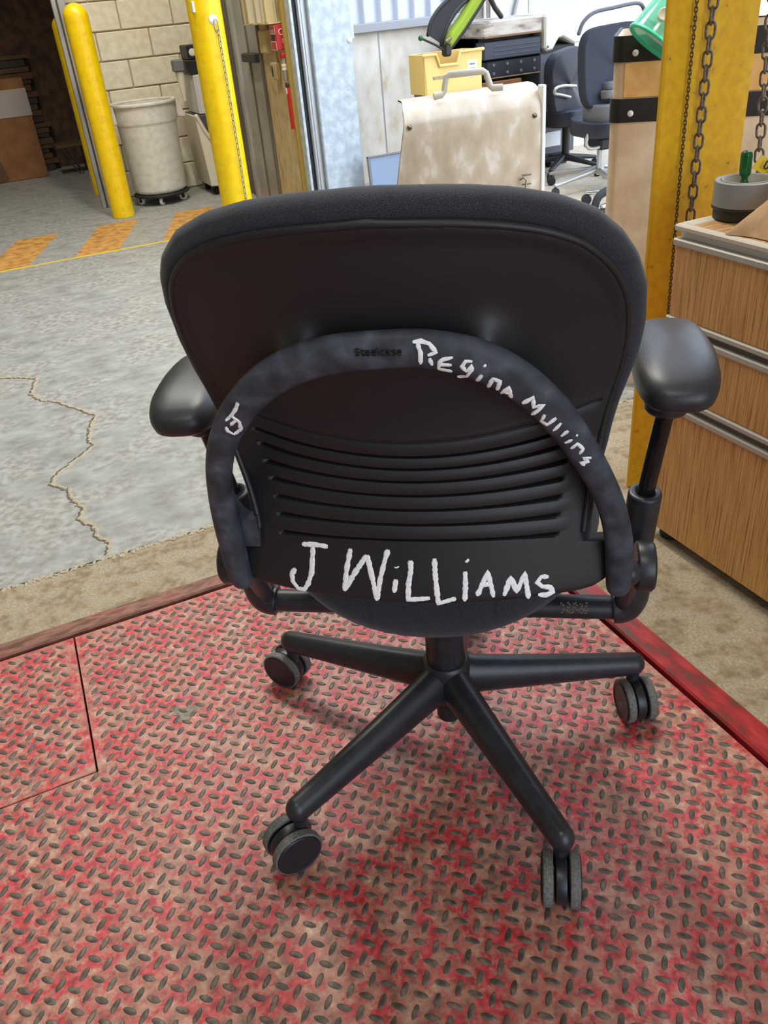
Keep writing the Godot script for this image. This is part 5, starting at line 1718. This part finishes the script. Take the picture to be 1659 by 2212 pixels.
	var tr2 := put("tray", bx(Vector3(0.01, 0.700, -0.07), Vector3(0.395, 0.10, 0.12), 0.006), MT.copier_black, cp)
	for k in 8:
		put("dimple", lat([Vector2(0.0005, 0.002), Vector2(0.009, 0.003), Vector2(0.011, 0.0)], 14), MT.cabinet_grey, tr2, Vector3(-0.135 + (k % 4) * 0.10, 0.725 - (k / 4) * 0.052, -0.0095)).rotation.x = PI / 2
	put("tray_edge", bx(Vector3(0.01, 0.648, -0.03), Vector3(0.39, 0.008, 0.06), 0.002), MT.wood_warm, cp)
	put("left_leg", span(Vector3(-0.215, 0, -0.5), Vector3(-0.185, 0.89, -0.1), 0.004), MT.copier_black, cp)
	put("stand", span(Vector3(-0.20, 0.0, -0.52), Vector3(0.2, 0.64, -0.42), 0.004), MT.cabinet_grey, cp)
	put("leg", span(Vector3(0.04, 0, -0.16), Vector3(0.075, 0.65, -0.12), 0.003), MT.copier_black, cp)
	var wl := MB.new()
	wl.prism(PackedVector2Array([Vector2(0.222, 0.79), Vector2(0.222, 0.975), Vector2(0.235, 0.990), Vector2(0.33, 0.988), Vector2(0.42, 0.965), Vector2(0.49, 0.925), Vector2(0.53, 0.88), Vector2(0.49, 0.80), Vector2(0.45, 0.795), Vector2(0.36, 0.845), Vector2(0.33, 0.84), Vector2(0.285, 0.775), Vector2(0.24, 0.77)]), -0.45, 0.02, 0.010)
	put("scanner_lid", wl, MT.copier_white, cp)
	put("lid_screw", lat([Vector2(0.0005, 0.003), Vector2(0.007, 0.003), Vector2(0.008, 0.0)], 12), MT.bolt_metal, cp, Vector3(0.245, 0.797, 0.02)).rotation.x = PI / 2
	put("cabinet", span(Vector3(0.215, 0.10, -0.5), Vector3(0.50, 0.755, -0.02), 0.006), MT.cabinet_grey, cp)
	put("cabinet_top", span(Vector3(0.215, 0.70, -0.5), Vector3(0.49, 0.80, -0.03), 0.006), MT.copier_black, cp)
	put("seam", span(Vector3(0.216, 0.435, -0.02), Vector3(0.499, 0.441, -0.017)), MT.copier_black, cp)
	put("rod", tb([Vector3(0.262, 0.25, -0.008), Vector3(0.262, 0.70, -0.008)], 0.005, 8), MT.screen_frame, cp)
	put("label", bx(Vector3(0.318, 0.200, -0.016), Vector3(0.135, 0.098, 0.003)), MT.label_white, cp)
	put("foot", span(Vector3(0.22, 0, -0.45), Vector3(0.5, 0.10, -0.10)), MT.copier_black, cp)
	var cb := thing("cardboard_sheet", "brown cardboard piece lying under the copier trays", "cardboard", Vector3(3.25, 0.0, -5.24))
	put("board", bx(Vector3(0, 0.31, 0), Vector3(0.30, 0.62, 0.03), 0.003), MT.cardboard, cb)
	var jg := thing("white_jug", "white plastic jug standing on the floor before the copier", "jug", Vector3(3.31, 0, -4.89))
	put("body", lat([Vector2(0.0005, 0), Vector2(0.038, 0), Vector2(0.042, 0.008), Vector2(0.042, 0.09), Vector2(0.03, 0.115), Vector2(0.016, 0.125), Vector2(0.0005, 0.125)], 24), MT.label_white, jg)
	put("cap", lat([Vector2(0.0005, 0.125), Vector2(0.017, 0.125), Vector2(0.017, 0.142), Vector2(0.0005, 0.142)], 18), MT.white_knob, jg)
	# --- tall black chair with a hoop, facing away
	var ec := thing("executive_chair", "tall dark office chair with a flat hoop behind the fibre bin", "chair", Vector3(3.507, 0, -4.52))
	var bk := put("backrest", slab(0.48, 0.44, 0.07, 0.012, 0.42), MT.fabric_charcoal, ec, Vector3(0.04, 0.69, 0.03))
	bk.rotation = Vector3(-0.06, 0.12, 0.03)
	var hp := MB.new()
	hp.tube(spline([Vector3(-0.20, 0.88, 0.03), Vector3(-0.17, 0.935, 0.03), Vector3(-0.10, 0.975, 0.03), Vector3(0.03, 0.988, 0.03), Vector3(0.22, 0.995, 0.03), Vector3(0.27, 0.93, 0.03)], 5), 0.013, 0.010, 12, Vector3.ZERO, 3)
	put("hoop", hp, MT.cabinet_grey, ec)
	put("seat", slab(0.46, 0.42, 0.09, 0.01, 0.45), MT.leather_dark, ec, Vector3(0.05, 0.372, 0.08)).rotation.x = -PI / 2
	put("cushion", slab(0.40, 0.32, 0.10, 0.01, 0.6), MT.arm_grey, ec, Vector3(0.06, 0.455, 0.10)).rotation.x = -PI / 2
	put("arm_pad", slab(0.30, 0.12, 0.045, 0.004, 0.6), MT.arm_grey, ec, Vector3(0.05, 0.555, 0.15)).rotation.x = -PI / 2 - 0.1
	put("arm_pad", slab(0.30, 0.12, 0.045, 0.004, 0.6), MT.arm_grey, ec, Vector3(0.09, 0.595, 0.10)).rotation.x = -PI / 2 - 0.1
	put("arm_loop", tb(Array(spline([Vector3(-0.165, 0.36, 0.12), Vector3(-0.185, 0.31, 0.12), Vector3(-0.165, 0.275, 0.12), Vector3(-0.11, 0.268, 0.12), Vector3(-0.055, 0.275, 0.12)], 5)), 0.011, 12), MT.silver_plastic, ec)
	put("mechanism", bx(Vector3(0.04, 0.285, 0.05), Vector3(0.26, 0.07, 0.18), 0.012), MT.copier_black, ec)
	put("column", tb([Vector3(0.0, 0.09, 0.03), Vector3(0.0, 0.26, 0.03)], 0.024, 18, 0), MT.chrome, ec)
	star_base(ec, MT.silver_plastic, 0.335, 0.115, 0.072, deg_to_rad(-85.0))
	var lc := thing("leather_chair", "dark leather chair with a pale arm loop beside the copier", "chair", Vector3(3.66, 0, -5.10))
	var b2 := put("backrest", slab(0.30, 0.42, 0.08, 0.02, 0.5), MT.leather_dark, lc, Vector3(-0.02, 0.565, 0.02))
	b2.rotation = Vector3(0.0, 0.2, 0.16)
	put("seat", slab(0.36, 0.36, 0.10, 0.01, 0.5), MT.leather_dark, lc, Vector3(0.04, 0.36, 0.0)).rotation.x = -PI / 2
	put("arm_loop", tb(Array(spline([Vector3(0.02, 0.55, 0.09), Vector3(-0.10, 0.565, 0.12), Vector3(-0.17, 0.56, 0.14), Vector3(-0.18, 0.53, 0.14), Vector3(-0.12, 0.515, 0.12), Vector3(-0.03, 0.49, 0.10)], 5)), 0.010, 12), MT.silver_plastic, lc)
	put("column", tb([Vector3(0.02, 0.08, 0), Vector3(0.02, 0.32, 0)], 0.026, 14, 0), MT.copier_black, lc)
	star_base(lc, MT.copier_black, 0.28, 0.11, 0.07, deg_to_rad(20.0))
	var bc := thing("chair_base", "low chair frame with chrome legs lying before the dark chairs", "chair frame", Vector3(3.36, 0, -3.92))
	star_base(bc, MT.chrome, 0.33, 0.10, 0.065, deg_to_rad(-78.0))
	put("cap", tb(Array(spline([Vector3(-0.34, 0.05, 0.02), Vector3(-0.31, 0.115, 0.02), Vector3(-0.20, 0.145, 0.02), Vector3(0.0, 0.17, 0.02)], 5)), 0.022, 12), MT.mesh_black, bc)
	put("column", tb([Vector3(0, 0.08, 0), Vector3(0, 0.22, 0)], 0.026, 14, 0), MT.copier_black, bc)
	# --- tall fibreboard bin with black banding, a second one stacked in it
	var fb := thing("fibre_bin", "tall beige fibreboard bin with black riveted banding behind the column", "bin", Vector3(1.65, 0, -2.08), deg_to_rad(-41.0))
	var W := 0.60
	var D := 0.46
	put("board", _tub(W, D, 0.0, 0.852, 0.0), MT.fibre_beige, fb)
	put("banding", _tub(W, D, 0.792, 0.8525, 0.004), MT.banding_black, fb)
	for x in [0.055, 0.30, 0.545]:
		put("rivet", lat([Vector2(0.0005, 0.005), Vector2(0.006, 0.0045), Vector2(0.0085, 0.0)], 16), MT.white_metal, fb, Vector3(x, 0.815, 0.0045)).rotation.x = PI / 2
	var ub := thing("fibre_bin", "upper fibreboard bin with an orange panel, stacked in the tall one", "bin", Vector3(1.65, 0.853, -2.08), deg_to_rad(-41.0))
	put("board", _tub(W, D, 0.0, 0.15, -0.002), MT.fibre_beige, ub)
	put("panel", bx(Vector3(0.315, 0.046, -0.001), Vector3(0.565, 0.088, 0.006), 0.001), MT.fibre_orange, ub)
	put("banding", _tub(W, D, 0.091, 0.154, 0.004), MT.banding_black, ub)
	for x in [0.058, 0.30, 0.545]:
		put("rivet", lat([Vector2(0.0005, 0.005), Vector2(0.006, 0.0045), Vector2(0.0085, 0.0)], 16), MT.white_metal, ub, Vector3(x, 0.112, 0.0045)).rotation.x = PI / 2
	# --- clear green tub tilted on top
	var gt := thing("green_tub", "translucent green plastic tub tilted over the fibreboard bins", "tub", Vector3(1.664, 0.989, -1.940))
	gt.scale = Vector3.ONE
	var sight := Vector3(1.755, -0.14, -2.05).normalized()
	var across := sight.cross(Vector3.UP).normalized()
	var ax := (sight * 0.22 + (across * 0.60 + across.cross(sight) * 0.80) * 0.97).normalized()
	var bx_ := ax.cross(Vector3(0, 0, 1)).normalized()
	gt.basis = Basis(bx_, ax, bx_.cross(ax)).scaled_local(Vector3.ONE * 1.1)
	put("wall", lat([Vector2(0.066, 0.0), Vector2(0.0655, 0.03), Vector2(0.054, 0.15), Vector2(0.046, 0.16), Vector2(0.0005, 0.16), Vector2(0.0005, 0.157), Vector2(0.045, 0.157), Vector2(0.0525, 0.148), Vector2(0.064, 0.03), Vector2(0.0645, 0.0), Vector2(0.066, 0.0)], 40), MT.green_clear, gt)
	put("rim", lat([Vector2(0.064, -0.002), Vector2(0.069, -0.002), Vector2(0.070, 0.002), Vector2(0.069, 0.006), Vector2(0.064, 0.006), Vector2(0.064, -0.002)], 40), MT.green_rim, gt)
	put("liner", lat([Vector2(0.0005, 0.020), Vector2(0.060, 0.020), Vector2(0.060, 0.025), Vector2(0.0005, 0.025)], 32), MT.ice_white, gt)
	var tocam := (Vector3(-1.755, 0.14, 2.05)).normalized()
	var loc := gt.basis.inverse() * tocam
	var flat_ := Vector3(loc.x, 0, loc.z).normalized().rotated(Vector3.UP, -0.28)
	var kn := put("knob", lat([Vector2(0.0005, 0.006), Vector2(0.009, 0.006), Vector2(0.012, 0.009), Vector2(0.0145, 0.007), Vector2(0.0155, 0.0)], 28), MT.white_knob, gt, flat_ * 0.0625 + Vector3(0, 0.045, 0))
	kn.basis = Basis(Vector3.UP.cross(flat_).normalized(), flat_, Vector3.UP.cross(flat_).normalized().cross(flat_))
	put("clip", bx(flat_.rotated(Vector3.UP, 1.15) * 0.057 + Vector3(0, 0.11, 0), Vector3(0.018, 0.03, 0.014), 0.002), MT.box_black, gt)

func _tub(w: float, d: float, y0: float, y1: float, grow: float) -> MB:
	var o := PackedVector2Array()
	var r := 0.028 + grow
	for c in [[w - 0.028, -0.028, 0.0], [0.028, -0.028, PI / 2], [0.028, -d + 0.028, PI], [w - 0.028, -d + 0.028, PI * 1.5]]:
		for k in 7:
			var a: float = c[2] + PI / 2 * k / 6.0
			o.append(Vector2(c[0] + cos(a) * r, c[1] + sin(a) * r))
	var m := MB.new()
	var rows := []
	for l in [[y0, 0.0], [y1, 0.0], [y1, -0.008], [y0, -0.008], [y0, 0.0]]:
		var row := PackedVector3Array()
		for p in o:
			var c := Vector2(w * 0.5, -d * 0.5)
			var q: Vector2 = p + (p - c).normalized() * l[1]
			row.append(Vector3(q.x, l[0], q.y))
		rows.append(row)
	rows.reverse()
	m.grid(rows, true)
	return m
